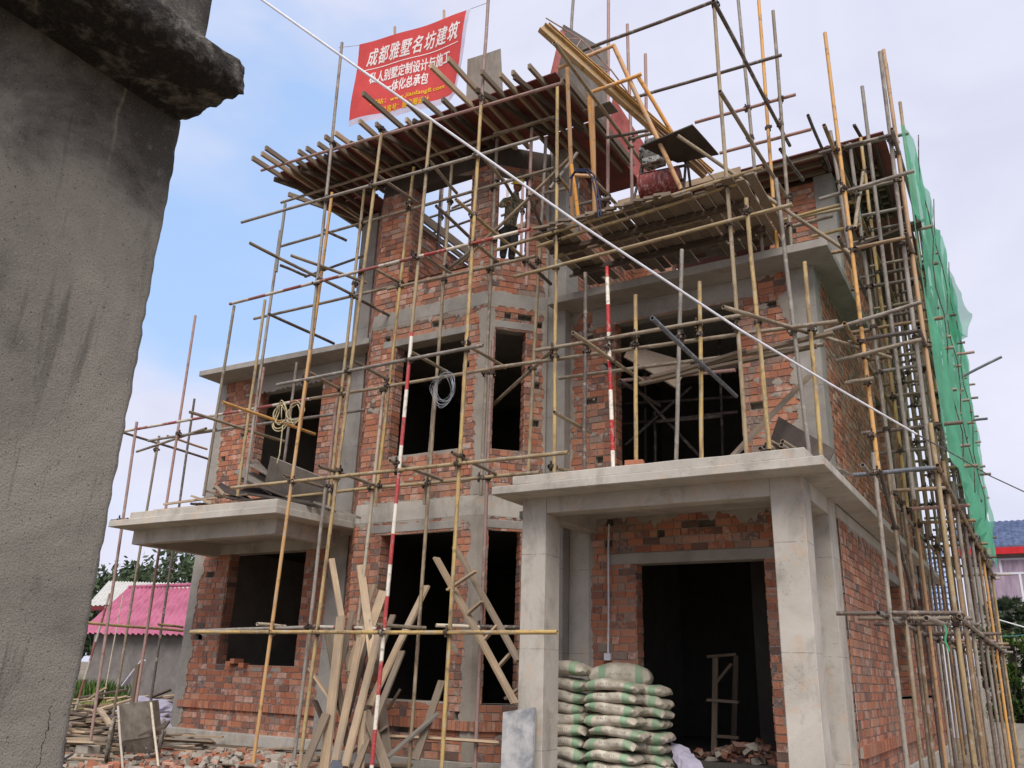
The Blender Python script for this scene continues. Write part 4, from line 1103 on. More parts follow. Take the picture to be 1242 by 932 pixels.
# ================================================================ old concrete wall in the left foreground
def oldconc():
    t = NT('old_stained_concrete'); g = t.coord('Object'); n1 = t.noise(g, 1.4, 6, .68, .6); n2 = t.noise(g, 14, 6, .75); n3 = t.noise(t.coord('Object', (6, 6, .7)), 1.5, 5, .6, .8); n4 = t.noise(g, 120, 3, .7)
    sp = t.node('ShaderNodeSeparateXYZ'); t.link(g, sp.inputs[0])
    col = t.mix(t.step(n1, .32, .62), lin(148, 142, 131), lin(120, 115, 106))
    h = t.math('ADD', t.step(sp.outputs[2], 2.9, 4.4), t.math('MULTIPLY', t.math('SUBTRACT', n1, .5), 2.4))
    col = t.mix(t.math('MULTIPLY', t.step(h, .2, .75), .8), col, lin(58, 55, 51))      # black algae creeping down from the eaves
    col = t.mix(t.math('MULTIPLY', t.step(n2, .56, .7), .45), col, lin(146, 140, 126))
    col = t.mix(t.math('MULTIPLY', t.step(n3, .57, .66), .45), col, lin(60, 56, 50))
    # pale lime run below the eaves
    yy = t.math('ADD', sp.outputs[1], t.math('MULTIPLY', t.math('SUBTRACT', t.noise(t.coord('Object', (1, 1, 1)), 1.4, 4, .6), .5), .14))
    run = t.math('MULTIPLY', t.math('SUBTRACT', 1, t.step(t.math('ABSOLUTE', t.math('SUBTRACT', yy, 1.69)), .001, .012)), t.step(sp.outputs[2], 2.75, 2.95))
    run = t.math('MULTIPLY', run, t.step(n2, .4, .55))
    col = t.mix(t.math('MULTIPLY', run, .6), col, lin(150, 144, 124))
    col = t.mix(t.math('MULTIPLY', t.step(n4, .6, .68), .5), col, lin(170, 165, 155)); col = t.mix(t.math('MULTIPLY', t.step(t.noise(g, 170, 2, .6), .6, .66), .5), col, lin(58, 55, 51)); col = t.mix(t.math('MULTIPLY', t.step(t.noise(g, 75, 3, .6), .64, .68), .7), col, lin(34, 32, 30))
    y2 = t.math('ADD', sp.outputs[1], t.math('MULTIPLY', t.math('SUBTRACT', t.noise(g, 5, 5, .7), .5), .12))
    ck = t.math('MULTIPLY', t.math('LESS_THAN', t.math('ABSOLUTE', t.math('SUBTRACT', y2, 1.87)), .0022), t.math('LESS_THAN', sp.outputs[2], 1.35))
    col = t.mix(t.math('MULTIPLY', ck, .85), col, lin(40, 38, 36))
    t.base(col); t.bump(t.math('ADD', t.math('MULTIPLY', n2, 1.), t.math('MULTIPLY', n4, .8)), .8, .009); t.b.inputs['Roughness'].default_value = .95
    MATS['old'] = t.m
    t = NT('black_lichen_concrete'); g = t.coord('Object'); n = t.noise(g, 8, 6, .7, .3); n2 = t.noise(g, 40, 4, .7)
    col = t.mix(t.step(n, .5, .66), lin(46, 43, 40), lin(120, 116, 108)); col = t.mix(t.math('MULTIPLY', t.step(n2, .5, .65), .6), col, lin(72, 66, 58)); t.base(col); t.bump(t.math('ADD', n, n2), 1., .02)
    t.b.inputs['Roughness'].default_value = .95; MATS['lichen'] = t.m
oldconc()
NB = thing('neighbour_building', 'dark weathered concrete wall with a rough black cornice close by on the left', 'building')
def gridbox(name, a, b, mat, cell, amp, sc_, soft=None):
    """closed box with fine gridded, noise-roughened faces; coordinates relative"""
    import bmesh
    bm = bmesh.new(); dims = [b[i]-a[i] for i in range(3)]; n = [max(1, int(round(d/cell[i]))) for i, d in enumerate(dims)]
    idx = {}
    def vert(i, j, k):
        if (i, j, k) not in idx: idx[i, j, k] = bm.verts.new((a[0]+dims[0]*i/n[0], a[1]+dims[1]*j/n[1], a[2]+dims[2]*k/n[2]+GZ))
        return idx[i, j, k]
    for k in range(n[2]):
        for j in range(n[1]):
            for i, fl in ((0, 1), (n[0], 0)): q_ = [vert(i, j, k), vert(i, j+1, k), vert(i, j+1, k+1), vert(i, j, k+1)]; bm.faces.new(q_[::-1] if fl else q_)
    for k in range(n[2]):
        for i in range(n[0]):
            for j, fl in ((0, 0), (n[1], 1)): q_ = [vert(i, j, k), vert(i+1, j, k), vert(i+1, j, k+1), vert(i, j, k+1)]; bm.faces.new(q_[::-1] if fl else q_)
    for j in range(n[1]):
        for i in range(n[0]):
            for k, fl in ((0, 1), (n[2], 0)): q_ = [vert(i, j, k), vert(i+1, j, k), vert(i+1, j+1, k), vert(i, j+1, k)]; bm.faces.new(q_[::-1] if fl else q_)
    if soft:
        for v in bm.verts:          # round and crumble the arrises
            cnt = [min(v.co[i]-(a[i]+(GZ if i == 2 else 0)), b[i]+(GZ if i == 2 else 0)-v.co[i]) for i in range(3)]
            cc = sorted(cnt)[:2]
            if cc[1] < soft:
                f = (1-cc[1]/soft)*soft*.5*(.7+.8*noise.noise(v.co*17))
                ctr = Vector([(a[i]+b[i])/2+(GZ if i == 2 else 0) for i in range(3)]); 
                for i in range(3):
                    if cnt[i] < soft: v.co[i] += f*(1 if v.co[i] < ctr[i] else -1)
    me = bpy.data.meshes.new(name); bm.to_mesh(me); bm.free(); me.materials.append(MATS[mat]); o = bpy.data.objects.new(name, me); C.objects.link(o); o.parent = NB
    ruff(o, amp, sc_); me.polygons.foreach_set('use_smooth', [True]*len(me.polygons)); return o
gridbox('wall', (-3.35, -4, -1.7), (-3.0, 1.97, 2.32), 'old', (.08, .022, .018), .0014, 22, .012)
gridbox('wall', (-3.0-3, 1.7, -1.7), (-3.3, 1.95, 2.32), 'old', (.3, .08, .1), .005, 7)
gridbox('cornice', (-3.36, -4, 2.3), (-2.59, 1.98, 2.47), 'lichen', (.02, .02, .018), .0038, 20, .045)
gridbox('parapet', (-3.3, -4, 2.45), (-2.87, 1.92, 4.2), 'old', (.1, .08, .06), .005, 6)

# ================================================================ cement bags
MATS['sack'] = None
def sackmat(flip):
    t = NT('woven_sack'+('_b' if flip else '')); g = t.coord('Object'); sp = t.node('ShaderNodeSeparateXYZ'); t.link(g, sp.inputs[0]); r = t.rnd()
    n = t.noise(g, 9, 5, .6, .4); ax = t.math('ABSOLUTE', t.math('ADD', sp.outputs[0], t.math('MULTIPLY', t.math('SUBTRACT', r, .5), .07)))
    col = t.mix(t.step(n, .35, .7), lin(206, 198, 182), lin(172, 163, 147))
    grn = t.math('MULTIPLY', t.step(ax, .2, .207), t.math('SUBTRACT', 1, t.step(ax, .302, .309)))
    col = t.mix(t.math('MULTIPLY', grn, .85), col, lin(122, 166, 130))
    # row of small faded printed marks
    m1 = t.node('ShaderNodeTexNoise'); m1.inputs['Scale'].default_value = 1; m1.inputs['Detail'].default_value = 2
    mp = t.coord('Object', (62, 8, 42)); t.link(mp, m1.inputs['Vector'])
    zone = t.math('MULTIPLY', t.math('LESS_THAN', t.math('ABSOLUTE', t.math('SUBTRACT', sp.outputs[2], .02)), .013), t.math('LESS_THAN', ax, .15))
    col = t.mix(t.math('MULTIPLY', t.math('MULTIPLY', zone, t.step(m1.outputs['Fac'], .5, .55)), .6), col, lin(86, 88, 84))
    col = t.mix(t.math('MULTIPLY', t.step(t.noise(g, 4, 5, .7), .42, .7), .6), col, lin(158, 148, 130))
    h = t.node('ShaderNodeHueSaturation'); t.link(col, h.inputs['Color']); t.link(t.math('ADD', t.math('MULTIPLY', r, .2), .86), h.inputs['Value'])
    t.base(h.outputs[0]); wv = t.noise(t.coord('Object', (1, 1, 1)), 28, 4, .7, .5); t.bump(wv, .5, .012); t.b.inputs['Roughness'].default_value = .6; MATS['sack'] = t.m
sackmat(0)
def bag(c, rz, label, L=.74, Wd=.46, Hh=.155, seed=0, tilt=0.):
    import bmesh
    bm = bmesh.new(); nu, nv = 34, 24; vs = []
    for i in range(nu+1):
        u = -1+2*i/nu; row = []
        prof = (1-abs(u)**7)**.55 if abs(u) < 1 else 0
        hz = max(prof, .0)*(1-.18*abs(u)**3); wy = .80+.2*(1-abs(u)**4)+.05*abs(u)**8
        for j in range(nv):
            a = 2*PI*j/nv; cy, sy = math.cos(a), math.sin(a)
            y = math.copysign(abs(cy)**.62, cy)*Wd/2*wy; z = math.copysign(abs(sy)**.85, sy)*Hh/2*(hz*.97+.03)
            x = u*L/2
            nn = noise.noise(Vector((x*4+seed, y*4, z*6)))*.026+noise.noise(Vector((x*13+seed, y*12, z*16)))*.01+.014*math.sin(u*3+seed)-.022*abs(u)**3*(seed % 1.7)
            pk = abs(u)**6*.02*math.sin(y*40+seed)                   # puckered sewn ends
            row.append(bm.verts.new((x*(1-.04*abs(cy)**4), y, z+nn+pk)))
        vs.append(row)
    for i in range(nu):
        for j in range(nv): bm.faces.new((vs[i][j], vs[i+1][j], vs[i+1][(j+1) % nv], vs[i][(j+1) % nv]))
    bm.faces.new(vs[0]); bm.faces.new(vs[-1][::-1]); bmesh.ops.recalc_face_normals(bm, faces=bm.faces)
    me = bpy.data.meshes.new('cement_bag'); bm.to_mesh(me); bm.free(); me.materials.append(MATS['sack']); me.polygons.foreach_set('use_smooth', [True]*len(me.polygons))
    sx_ = U_(.94, 1.05); me.transform(Matrix.Diagonal((sx_, U_(.95, 1.06), U_(.95, 1.12), 1))); o = bpy.data.objects.new('cement_bag', me); C.objects.link(o); o.matrix_world = Matrix.Translation(c) @ Matrix.Rotation(rz, 4, 'Z') @ Matrix.Rotation(tilt, 4, 'Y')
    tag(o, label, 'cement bag', 'cement bags stacked in the porch'); return o
ORD = ['topmost', 'second from the top', 'third from the top', 'fourth from the top', 'fifth from the top', 'sixth from the top', 'seventh from the top', 'eighth from the top', 'lowest']
y0b = 11.05
for k in range(8):
    z = -1.12+.145*k; d = 7-k
    bag(V(-5.02+U_(-.03, .03)+(.05 if k in (3,) else 0), y0b+U_(-.03, .03), z), U_(-.05, .05), f'cement bag, {ORD[d]} in the front right column of the stack', seed=k*3.1, tilt=U_(-.04, .05))
for k in range(9):
    z = -1.14+.148*k+(.05 if k == 8 else 0); d = 8-k
    bag(V(-5.82+U_(-.03, .03), y0b+.14+U_(-.03, .03), z), U_(-.05, .05)+(.1 if k < 2 else 0), f'cement bag, {ORD[d]} in the left column beside the porch pillar', seed=k*5.3+9, tilt=U_(.0, .08), Hh=.2 if k == 8 else .155)
for k in range(8):
    z = -1.16+.145*k; d = 7-k
    bag(V(-4.80+U_(-.04, .04), y0b+.5+U_(-.02, .02), z), U_(-.06, .06)-.05, f'cement bag, {ORD[d]} in the rear column showing only its right end', seed=k*7.7+31, tilt=U_(-.02, .06))
bag(V(-5.15, 11.55, .02), .3, 'large dusty bag lying across the back of the cement stack', L=.9, Wd=.5, Hh=.3, seed=77)
o = sheet('tarp', [V(-4.35, 11.5, -1.13), V(-3.85, 11.4, -1.14), V(-4.25, 11.75, -.85), V(-4.55, 11.8, -.8)], .004, 'bwhite', 'crumpled white plastic sheet on the porch floor beside the cement bags', 'plastic sheet', n=10, warp=.06); ruff(o, .05, 4)
# conduit and socket box on the porch wall
CO = thing('conduit', 'thin white electrical conduit running down the brick porch wall to a small box', 'conduit')
tube('conduit_pipe', PY(737.5, 792, 11.8), PY(738.5, 636, 11.8), 'white', CO, .014)
mb = MB(); c = PY(737, 797, 11.79); mb.box(c+Vector((-.05, -.025, -.05)), c+Vector((.05, .03, .05))); mb.box(c+Vector((-.02, -.03, -.02)), c+Vector((.02, -.02, .02))); bevel(mb.obj('socket_box', 'white', CO), .006)
# sawhorse in the dark hall
SH = thing('sawhorse', 'rough timber trestle standing in the dark behind the doorway', 'trestle')
def sp(nm, x1, y1, x2, y2, Y, w=.08, mat='wood2', par=None, th=.04, Yb=None): return plank(nm, PY(x1, y1, Y), PY(x2, y2, Yb or Y), w, th, mat, par)
for a in ((866, 922, 868, 796, 13.1), (890, 905, 893, 796, 13.9)): sp('leg', *a, par=SH)
for a in ((858, 797, 893, 794, 13.1), (858, 849, 896, 852, 13.1), (868, 893, 896, 895, 13.1)): sp('rail', *a, par=SH)
sp('brace', 868, 830, 888, 805, 13.12, .06, par=SH)
# ================================================================ timber leaning against the bay
GL = 'boards leaning in a bundle against the bay'
rows = [
 (402, 678, 415, 755, 10.3, 10.1, .07, 'wood', 'short crooked board, tip highest of all at the left of the bundle'),
 (413.5, 748, 393, 936, 9.9, 9.5, .12, 'wood', 'broad board standing almost upright at the left of the bundle'),
 (437, 774, 406, 925, 9.8, 9.4, .11, 'wood', 'broad pale board just right of the near-vertical one, leaning right'),
 (459, 768, 418, 930, 9.9, 9.3, .10, 'wood', 'long yellowish board running diagonally through the middle of the bundle'),
 (518, 711, 448, 856, 10.7, 9.8, .10, 'wood', 'longest board on the right, its top in front of the bay window'),
 (508, 738, 445, 862, 10.8, 9.9, .08, 'wood2', 'grey board lying just under the longest right-hand board'),
 (437, 686, 452, 800, 10.5, 10.0, .09, 'wood', 'board with a pale broken top leaning left against the brick pier'),
 (453, 709, 423, 815, 10.6, 10.0, .08, 'wood', 'board with a square end behind the left-leaning one'),
 (465, 717, 436, 800, 10.6, 10.0, .10, 'wood', 'short wide pale board whose square end shows below the window corner'),
 (477, 746, 438, 850, 10.5, 9.9, .07, 'wood2', 'narrow board behind the red and white tube'),
 (375, 811, 414, 868, 9.7, 9.9, .09, 'wood', 'board slanting down to the right from the left side of the bundle'),
 (396, 866, 367, 936, 9.6, 9.2, .10, 'wood2', 'short grey board leaning left at the foot of the bundle'),
 (397, 765, 412, 856, 10.2, 10.0, .07, 'wood2', 'thin grey batten hidden behind the upright broad board'),
 (416, 770, 426, 822, 10.2, 10.0, .07, 'wood2', 'short batten showing between the two broad boards'),
 (440, 864, 437, 936, 9.6, 9.4, .08, 'wood', 'vertical pale board at the foot in the centre of the bundle'),
 (443, 862, 470, 938, 9.7, 9.3, .10, 'wood2', 'grey board slanting right at the foot of the bundle'),
 (462, 850, 470, 916, 10.1, 9.8, .09, 'wood2', 'grey board right of the red and white tube, near the brick ledge'),
 (531, 866, 470, 919, 10.3, 9.7, .06, 'ply', 'silvery weathered batten slanting across below the bay window'),
 (536, 826, 504, 922, 10.6, 10.0, .08, 'wood2', 'grey board leaning alone in front of the brick below the window'),
 (459, 893, 607, 901, 10.3, 10.4, .08, 'wood', 'long board fixed level along the foot of the bay'),
 (430, 760, 446, 842, 10.3, 10.0, .06, 'wood3', 'dark thin batten deep inside the bundle'),
 (448, 770, 421, 870, 10.1, 9.8, .06, 'wood3', 'dark split batten in the middle of the bundle'),
 (409, 820, 421, 905, 10.0, 9.6, .06, 'wood3', 'dark batten behind the bundle near the ground'),
 (486, 836, 470, 862, 10.5, 10.4, .05, 'wood2', 'stub of batten showing over the ledge right of the tube'),
 (470, 880, 412, 925, 9.9, 9.5, .08, 'wood2', 'board lying low across the foot of the bundle'),
 (428, 742, 397, 870, 10.2, 9.8, .08, 'wood2', 'grey board between the two tallest boards at the back of the bundle'),
 (446, 752, 410, 905, 10.2, 9.7, .07, 'wood', 'pale batten seen in the gaps behind the middle boards'),
 (488, 790, 430, 938, 10.2, 9.3, .07, 'wood2', 'grey batten beneath the diagonal boards, right of the banded tube'),
 (382, 850, 402, 900, 9.8, 9.7, .07, 'wood3', 'dark short board at the left foot of the bundle'),
]
for x1, y1, x2, y2, a, b, w, m_, lb in rows:
    tag(plank('board', PY(x2, y2, b), PY(x1, y1, a), w*1.35, .032, m_, roll=U_(-.25, .25), twist=U_(-.15, .15)), lb, 'board', GL)
LD = thing('timber_frame', 'nailed timber frame like a crooked ladder leaning across the bay corner', 'timber frame')
sp('rail', 625, 854, 529, 677, 9.95, .11, 'wood', LD, Yb=10.45); sp('rail', 629, 802, 552, 664, 10.1, .1, 'wood2', LD, Yb=10.55)
for a in ((543, 716, 577, 693), (568, 744, 584, 730), (585, 779, 603, 759), (603, 811, 621, 791), (613, 848, 631, 834)): sp('rung', *a, 10.2, .075, 'wood', LD, .03)
sheet('stone_slab', [PY(607, 940, 9.75), PY(645, 938, 9.7), PY(648, 858, 9.98), PY(610, 864, 10.0)], .04, simple('grey_marbled_slab', (172, 170, 168), .7, (120, 122, 126), 3.2, .1, lo=.4, hi=.62), 'grey mottled slab leaning against the left porch pillar', 'slab', n=4, warp=0)
sheet('bucket_board', [PY(396, 940, 9.2), PY(418, 940, 9.2), PY(412, 922, 9.25), PY(403, 922, 9.25)], .02, simple('slate_grey_board', (96, 98, 108), .6), 'small dark grey pointed board at the foot of the leaning bundle', 'board', n=2, warp=0)
# ================================================================ steel tubes stored on the porch roof
k = 0
for row, n_, x0 in ((0, 9, -2.75), (1, 8, -2.68), (2, 5, -2.55)):
    for i in range(n_):
        x = x0+i*.066+U_(-.008, .008); z = 2.56+row*.058; y0 = 9.9+U_(-.16, .2)
        p = V(x, y0, z); q_ = V(x+U_(-.05, .35), y0+U_(1.2, 1.6), z+U_(-.005, .02)); o = tube('steel_tube', p, q_, random.choice('ttgtw'), None, .027)
        tag(o, 'old scaffold tube heaped on the right corner of the porch roof, open end outward', 'tube', 'scaffold tubes heaped on the porch roof')
tag(plank('board', V(-2.95, 9.95, 2.56), V(-2.2, 11.3, 3.95), .1, .04, 'wood2'), 'grey prop board leaning across the tube heap on the porch roof', 'board')
sheet('plywood_board', [PY(930, 548, 10.9), PY(1005, 560, 10.4), PY(1012, 545, 10.6), PY(944, 505, 11.3)], .02, 'plyd', 'dark plywood board leaning behind the tube heap on the porch roof', 'board')
sheet('plywood_board', [PY(757, 432, 11.0), PY(820, 470, 11.0), PY(838, 440, 11.5), PY(765, 418, 11.6)], .02, 'wood2', 'grey plywood sheet lying on tubes inside the upper terrace opening', 'board')
for a in ((790, 458, 1010, 404, 10.3, .09), (776, 466, 990, 420, 10.5, .08), (820, 452, 905, 425, 10.2, .07)):
    tag(sp('board', *a, 'wood2'), {790: 'upper of the thin grey boards laid on the ledgers of the porch-roof scaffold', 776: 'lower of the thin grey boards laid on the ledgers of the porch-roof scaffold', 820: 'short grey board on the ledgers of the porch-roof scaffold'}[a[0]], 'board')
def brick(c, rz, lb=None, tl=0, grp=None):
    mb = MB(); col = (U_(.3, .8), R_()*.8, R_()*.8); mb.box((-.12, -.0575, -.045), (.12, .0575, .045), col)
    o = mb.obj('brick', 'brick', rnd=True, M=Matrix.Translation(c) @ Matrix.Rotation(rz, 4, 'Z') @ Matrix.Rotation(tl, 4, 'X')); bevel(o, .006)
    if lb: tag(o, lb, 'brick', grp)
    return o
brick(PY(768, 565, 9.78)+Vector((0, .05, .03)), .2, 'single hollow brick lying on the porch roof edge below the yellow tube')
brick(PY(945, 552, 9.75), .1, 'brick lying on the porch roof edge in front of the tube heap')
for x, y, r, lb in ((281, 806, .1, 'red brick lying on the left window sill, left one'), (287, 803, .0, 'red brick standing on the left window sill, middle one'), (296, 808, .3, 'red brick lying flat on the left window sill, right one')):
    brick(PY(x, y, 11.75)+Vector((0, 0, .01)), PI/2+r, lb)
mb = MB()
for i in range(26): c = V(U_(-5.6, -3.2), U_(9.8, 10.6), 2.545); s_ = U_(.01, .03); mb.box(c-Vector((s_*1.5, s_, s_*.6)), c+Vector((s_*1.4, s_, s_*.6)), (R_(), R_(), R_()))
tag(mb.obj('mortar_crumbs', 'mortar'), 'crumbs of mortar scattered on the porch roof', 'rubble', kind='stuff')
# ================================================================ formwork boards dumped on the left porch roof
GP = 'plywood offcuts dumped on the left porch roof'
rowsP = [
 ((318, 600), (407, 622), (393, 580), (328, 554), 10.6, 10.2, 'ply', 'large grey plywood board standing on edge in the dump on the left porch'),
 ((283, 572), (330, 600), (322, 580), (296, 566), 10.3, 10.9, 'ply', 'grey plywood board, second from the top at the left tip of the pile'),
 ((297, 562), (334, 582), (320, 566), (311, 556), 10.5, 11.0, 'ply', 'topmost small plywood board of the pile'),
 ((289, 582), (350, 604), (330, 590), (302, 575), 10.2, 10.8, 'plyd', 'dark board under the left tip of the pile'),
 ((258, 592), (300, 606), (281, 592), (268, 585), 10.0, 10.6, 'plyd', 'dark plywood offcut at the left end of the pile'),
 ((274, 604), (312, 610), (300, 602), (282, 599), 9.9, 10.3, 'plyd', 'low dark offcut at the front of the pile'),
 ((286, 598), (380, 612), (372, 602), (300, 590), 10.1, 10.8, 'plyd', 'long dark board under the standing grey one'),
]
for a, b, c, d, Ya, Yb, m_, lb in rowsP: sheet('plywood_offcut', [PY(*a, Ya), PY(*b, Ya), PY(*c, Yb), PY(*d, Yb)], .018, m_, lb, 'board', GP, n=3, warp=.008)
for x1, y1, x2, y2, Y, w, m_, lb in ((187, 620, 294, 611, 9.62, .05, 'wood', 'long pale batten along the front edge of the left porch roof'), (199, 612, 262, 604, 9.9, .05, 'wood', 'pale batten behind the front one on the left porch roof'),
     (233, 602, 258, 611, 9.8, .06, 'wood', 'short pale batten with a sawn end on the left porch roof'), (250, 596, 283, 606, 10.0, .07, 'wood2', 'grey batten poking from under the pile'), (240, 606, 300, 600, 10.1, .05, 'wood2', 'grey batten lying level under the pile'),
     (262, 590, 272, 600, 9.9, .05, 'wood', 'stub of pale timber between the offcuts'), (283, 609, 296, 616, 9.6, .05, 'wood2', 'short stub crossing the end of the long front batten'), (383, 610, 435, 628, 10.3, .12, 'ply', 'pale grey board lying on the splayed edge of the left porch roof')):
    tag(sp('batten', x1, y1, x2, y2, Y, w, m_, None, .035), lb, 'batten')
mb = MB()
for i in range(3):
    c = PY(231+i*5, 611, 9.75); path_tube(mb, [c, c+Vector((.3, .8, .0))], .024)
tag(mb.obj('tube_bundle', 'dark'), 'three dark tube ends lying on the left porch roof', 'tubes')
# ================================================================ coils
def coil(name, cx, cy, Y, rx, rz_, n_, r, mat, lb, jitter=.12, tail=None):
    mb = MB(); c = PY(cx, cy, Y)
    for k in range(n_):
        pts = []; ph = U_(0, 6); jx, jz = U_(1-jitter, 1+jitter), U_(1-jitter, 1+jitter); ox, oz = U_(-.05, .05), U_(-.05, .05)
        for i in range(29): a = 2*PI*i/28; pts.append(c+Vector((rx*jx*math.cos(a)+ox, .04*math.sin(a*2+ph), rz_*jz*math.sin(a)+oz)))
        path_tube(mb, pts, r, 5)
    if tail: path_tube(mb, [PY(*p) for p in tail], r, 5)
    tag(mb.obj(name, mat), lb, 'coil'); return mb
coil('wire_coil', 539, 471, 10.2, .19, .25, 8, .003, 'gwire', 'coil of thin bright wire hanging from the ledger in the bay window', .18)
coil('rope_coil', 340, 503, 10.0, .13, .2, 4, .011, 'rope', 'loosely coiled pale rope hung over the red and white tube at the left window', .3, [(343, 516, 10), (341, 535, 10), (339, 552, 10), (336, 562, 10)])
coil('rope_coil', 357, 500, 10.0, .14, .18, 3, .011, 'rope', 'second loose loop of pale rope beside the first on the red and white tube', .3)
# ================================================================ green safety net
MATS['net'] = cloth('green_safety_net', (118, 210, 168), .4, .26, (96, 190, 148))
MATS['net2'] = cloth('green_safety_net_single', (98, 196, 156), .5, .42)
NE = thing('safety_net', 'green safety netting hung on the outside of the right-hand scaffold', 'net')
XN = -.70
top = [PX(x, y, XN) for x, y in ((1091, 158), (1104, 180), (1114, 206), (1122, 236), (1131, 268), (1140, 300), (1149, 326), (1156, 350))]
top = [(p.y, p.z) for p in top]; print('nettop', [(round(a, 1), round(b, 1)) for a, b in top])
bot = [PX(x, y, XN) for x, y in ((1137, 520), (1148, 575), (1160, 607), (1171, 634), (1180, 650), (1187, 661), (1192, 668), (1197, 676))]
bot = [(p.y, p.z) for p in bot]; print('netbot', [(round(a, 1), round(b, 1)) for a, b in bot])
def interp(L, y):
    if y <= L[0][0]: return L[0][1]
    for (a, b), (c, d) in zip(L, L[1:]):
        if y <= c: return b+(d-b)*(y-a)/max(1e-6, c-a)
    return L[-1][1]
y_a, y_b = 11.9, 23.2; nj, nk = 110, 60; vs = []
for k in range(nk+1):
    v = k/nk
    for j in range(nj+1):
        u = j/nj; y = y_a+(y_b-y_a)*u
        zb = 2.62+GZ+.08*math.sin(y*4)+max(0, (12.9-y))*.9; zt = min(10.6, 7.9+GZ+(y-12)*.2)+.2*math.sin(y*2.1)
        z = zb+(zt-zb)*v; ph = (z*0+y/1.4*PI)
        x = XN-.02+.09*abs(math.sin(ph))*(.4+.6*abs(math.sin(z*1.9)))+noise.noise(Vector((y*1.1, z*1.3, 3)))*.09+noise.noise(Vector((y*4, z*2.2, 7)))*.03
        if u < .03: x = XN-.02
        vs.append((x, y, z))
mb = MB(); mb.add(vs, [(k*(nj+1)+j, k*(nj+1)+j+1, (k+1)*(nj+1)+j+1, (k+1)*(nj+1)+j) for k in range(nk) for j in range(nj) if not (noise.noise(Vector((j*.16, k*.1, 5))) > .54 and 8 < k < 50)])
mb.obj('net_sheet', 'net', NE, smooth=True)
def rag(name, pts, Yb, mat='net2', n=10, amp=.06):
    P = [PY(x, y, Y) for x, y, Y in pts]; a, b, c, d = P; mb = MB(); vs = []
    for j in range(n+1):
        for i in range(n+1):
            u, v = i/n, j/n; p = (a*(1-u)+b*u)*(1-v)+(d*(1-u)+c*u)*v; e_ = noise.noise_vector(p*2.4)*amp*2; vs.append(p+e_)
    mb.add(vs, [(j*(n+1)+i, j*(n+1)+i+1, (j+1)*(n+1)+i+1, (j+1)*(n+1)+i) for j in range(n) for i in range(n)]); return mb.obj(name, mat, NE, smooth=True)
rag('net_flap', [(1148, 322, 18.5), (1181, 380, 18), (1176, 408, 18), (1150, 420, 18.5)], 0)
rag('net_flap', [(1150, 395, 18), (1176, 408, 18), (1160, 425, 18.2), (1152, 440, 18.4)], 0)
rag('net_flap', [(1166, 468, 20), (1176, 500, 20), (1177, 530, 20), (1166, 505, 20.3)], 0, amp=.04)
rag('net_flap', [(1180, 545, 20), (1188, 575, 20), (1190, 600, 20), (1180, 575, 20.3)], 0, amp=.04)
# rope lashing lines on the net
mb = MB()
for k in range(3):
    y = (13.2, 15.4, 18.2)[k]; path_tube(mb, [V(XN+.1+.04*math.sin(i*1.7), y+.06*math.sin(i), 3+i*.45) for i in range(13)], .009, 5)
mb.obj('lashing', 'dark', NE)
tag(plank('board', PY(1043, 301, 12.3), PY(1117, 271, 12.3), .2, .04, 'wood3'), 'dark scaffold board laid across the tubes near the top of the right flank', 'board')
mb = MB(); path_tube(mb, [PY(1146, 762, 10.9)+Vector((0, 0, -i*.035+.03)) + Vector((.012*math.sin(i), 0, 0)) for i in range(9)], .012, 5); tag(mb.obj('green_ribbon', 'net'), 'green plastic ribbon tied to a ledger on the right flank', 'ribbon')
# ================================================================ wheelbarrow and ground clutter on the left
def wheel(name, c, ax, R, r, par, mat='black'):
    mb = MB(); x = Vector((0, 0, 1)); y = ax.cross(x).normalized(); n, m_ = 32, 10; vs = []; fs = []
    for i in range(n):
        a = 2*PI*i/n; rd = x*math.cos(a)+y*math.sin(a)
        for j in range(m_): b = 2*PI*j/m_; vs.append(c+rd*(R+r*math.cos(b))+ax*(r*math.sin(b)))
    for i in range(n):
        for j in range(m_): fs.append((i*m_+j, i*m_+(j+1) % m_, ((i+1) % n)*m_+(j+1) % m_, ((i+1) % n)*m_+j))
    mb.add(vs, fs); w = mb.obj(name, mat, par, True)
    mb = MB()
    for i in range(16): a = 2*PI*i/16; rd = x*math.cos(a)+y*math.sin(a); path_tube(mb, [c+ax*.04*(1 if i % 2 else -1), c+rd*(R-r*.5)], .004, 5)
    path_tube(mb, [c-ax*.06, c+ax*.06], .025, 8); s_ = mb.obj('spokes', 'dark'); s_.parent = w; return w
MATS['tyre'] = simple('dusty_tyre', (150, 142, 130), .9, (84, 76, 68), 12)
MATS['tray'] = simple('cement_crusted_sheet_metal', (150, 142, 130), .8, (118, 108, 96), 6, .4)
g0 = PZ(135, 926, -1.45)
WB = thing('hand_cart', 'cement-crusted two-wheeled hand cart tipped up on end beside the left pillar', 'hand cart')
yb = g0.y
Rw = .29; ax = Vector((.62, .78, 0)); c1 = PY(133.5, 898, yb); wheel('wheel', c1, ax, Rw, .028, WB, 'tyre'); c2 = c1+ax*.72; wheel('wheel', c2, ax, Rw, .028, WB, 'tyre')
mb = MB(); path_tube(mb, [c1, c2], .018, 8); mb.obj('axle', 'dark', WB)
tp = [PY(x, y, Y) for x, y, Y in ((147, 899, yb-.05), (187, 893, yb-.1), (183, 850, yb-.28), (143, 855, yb-.22))]
def panel(name, pts, th, mat, par): o = sheet(name, pts, th, mat, None, None, n=4, warp=.012); o.parent = par; return o
panel('tray', tp, .012, 'tray', WB)
fr = [PY(x, y, Y) for x, y, Y in ((147, 900, yb-.05), (187, 894, yb-.1), (186, 914, yb+.05), (149, 912, yb+.1))]; panel('tray', [fr[3], fr[2], fr[1], fr[0]], .012, 'tray', WB)
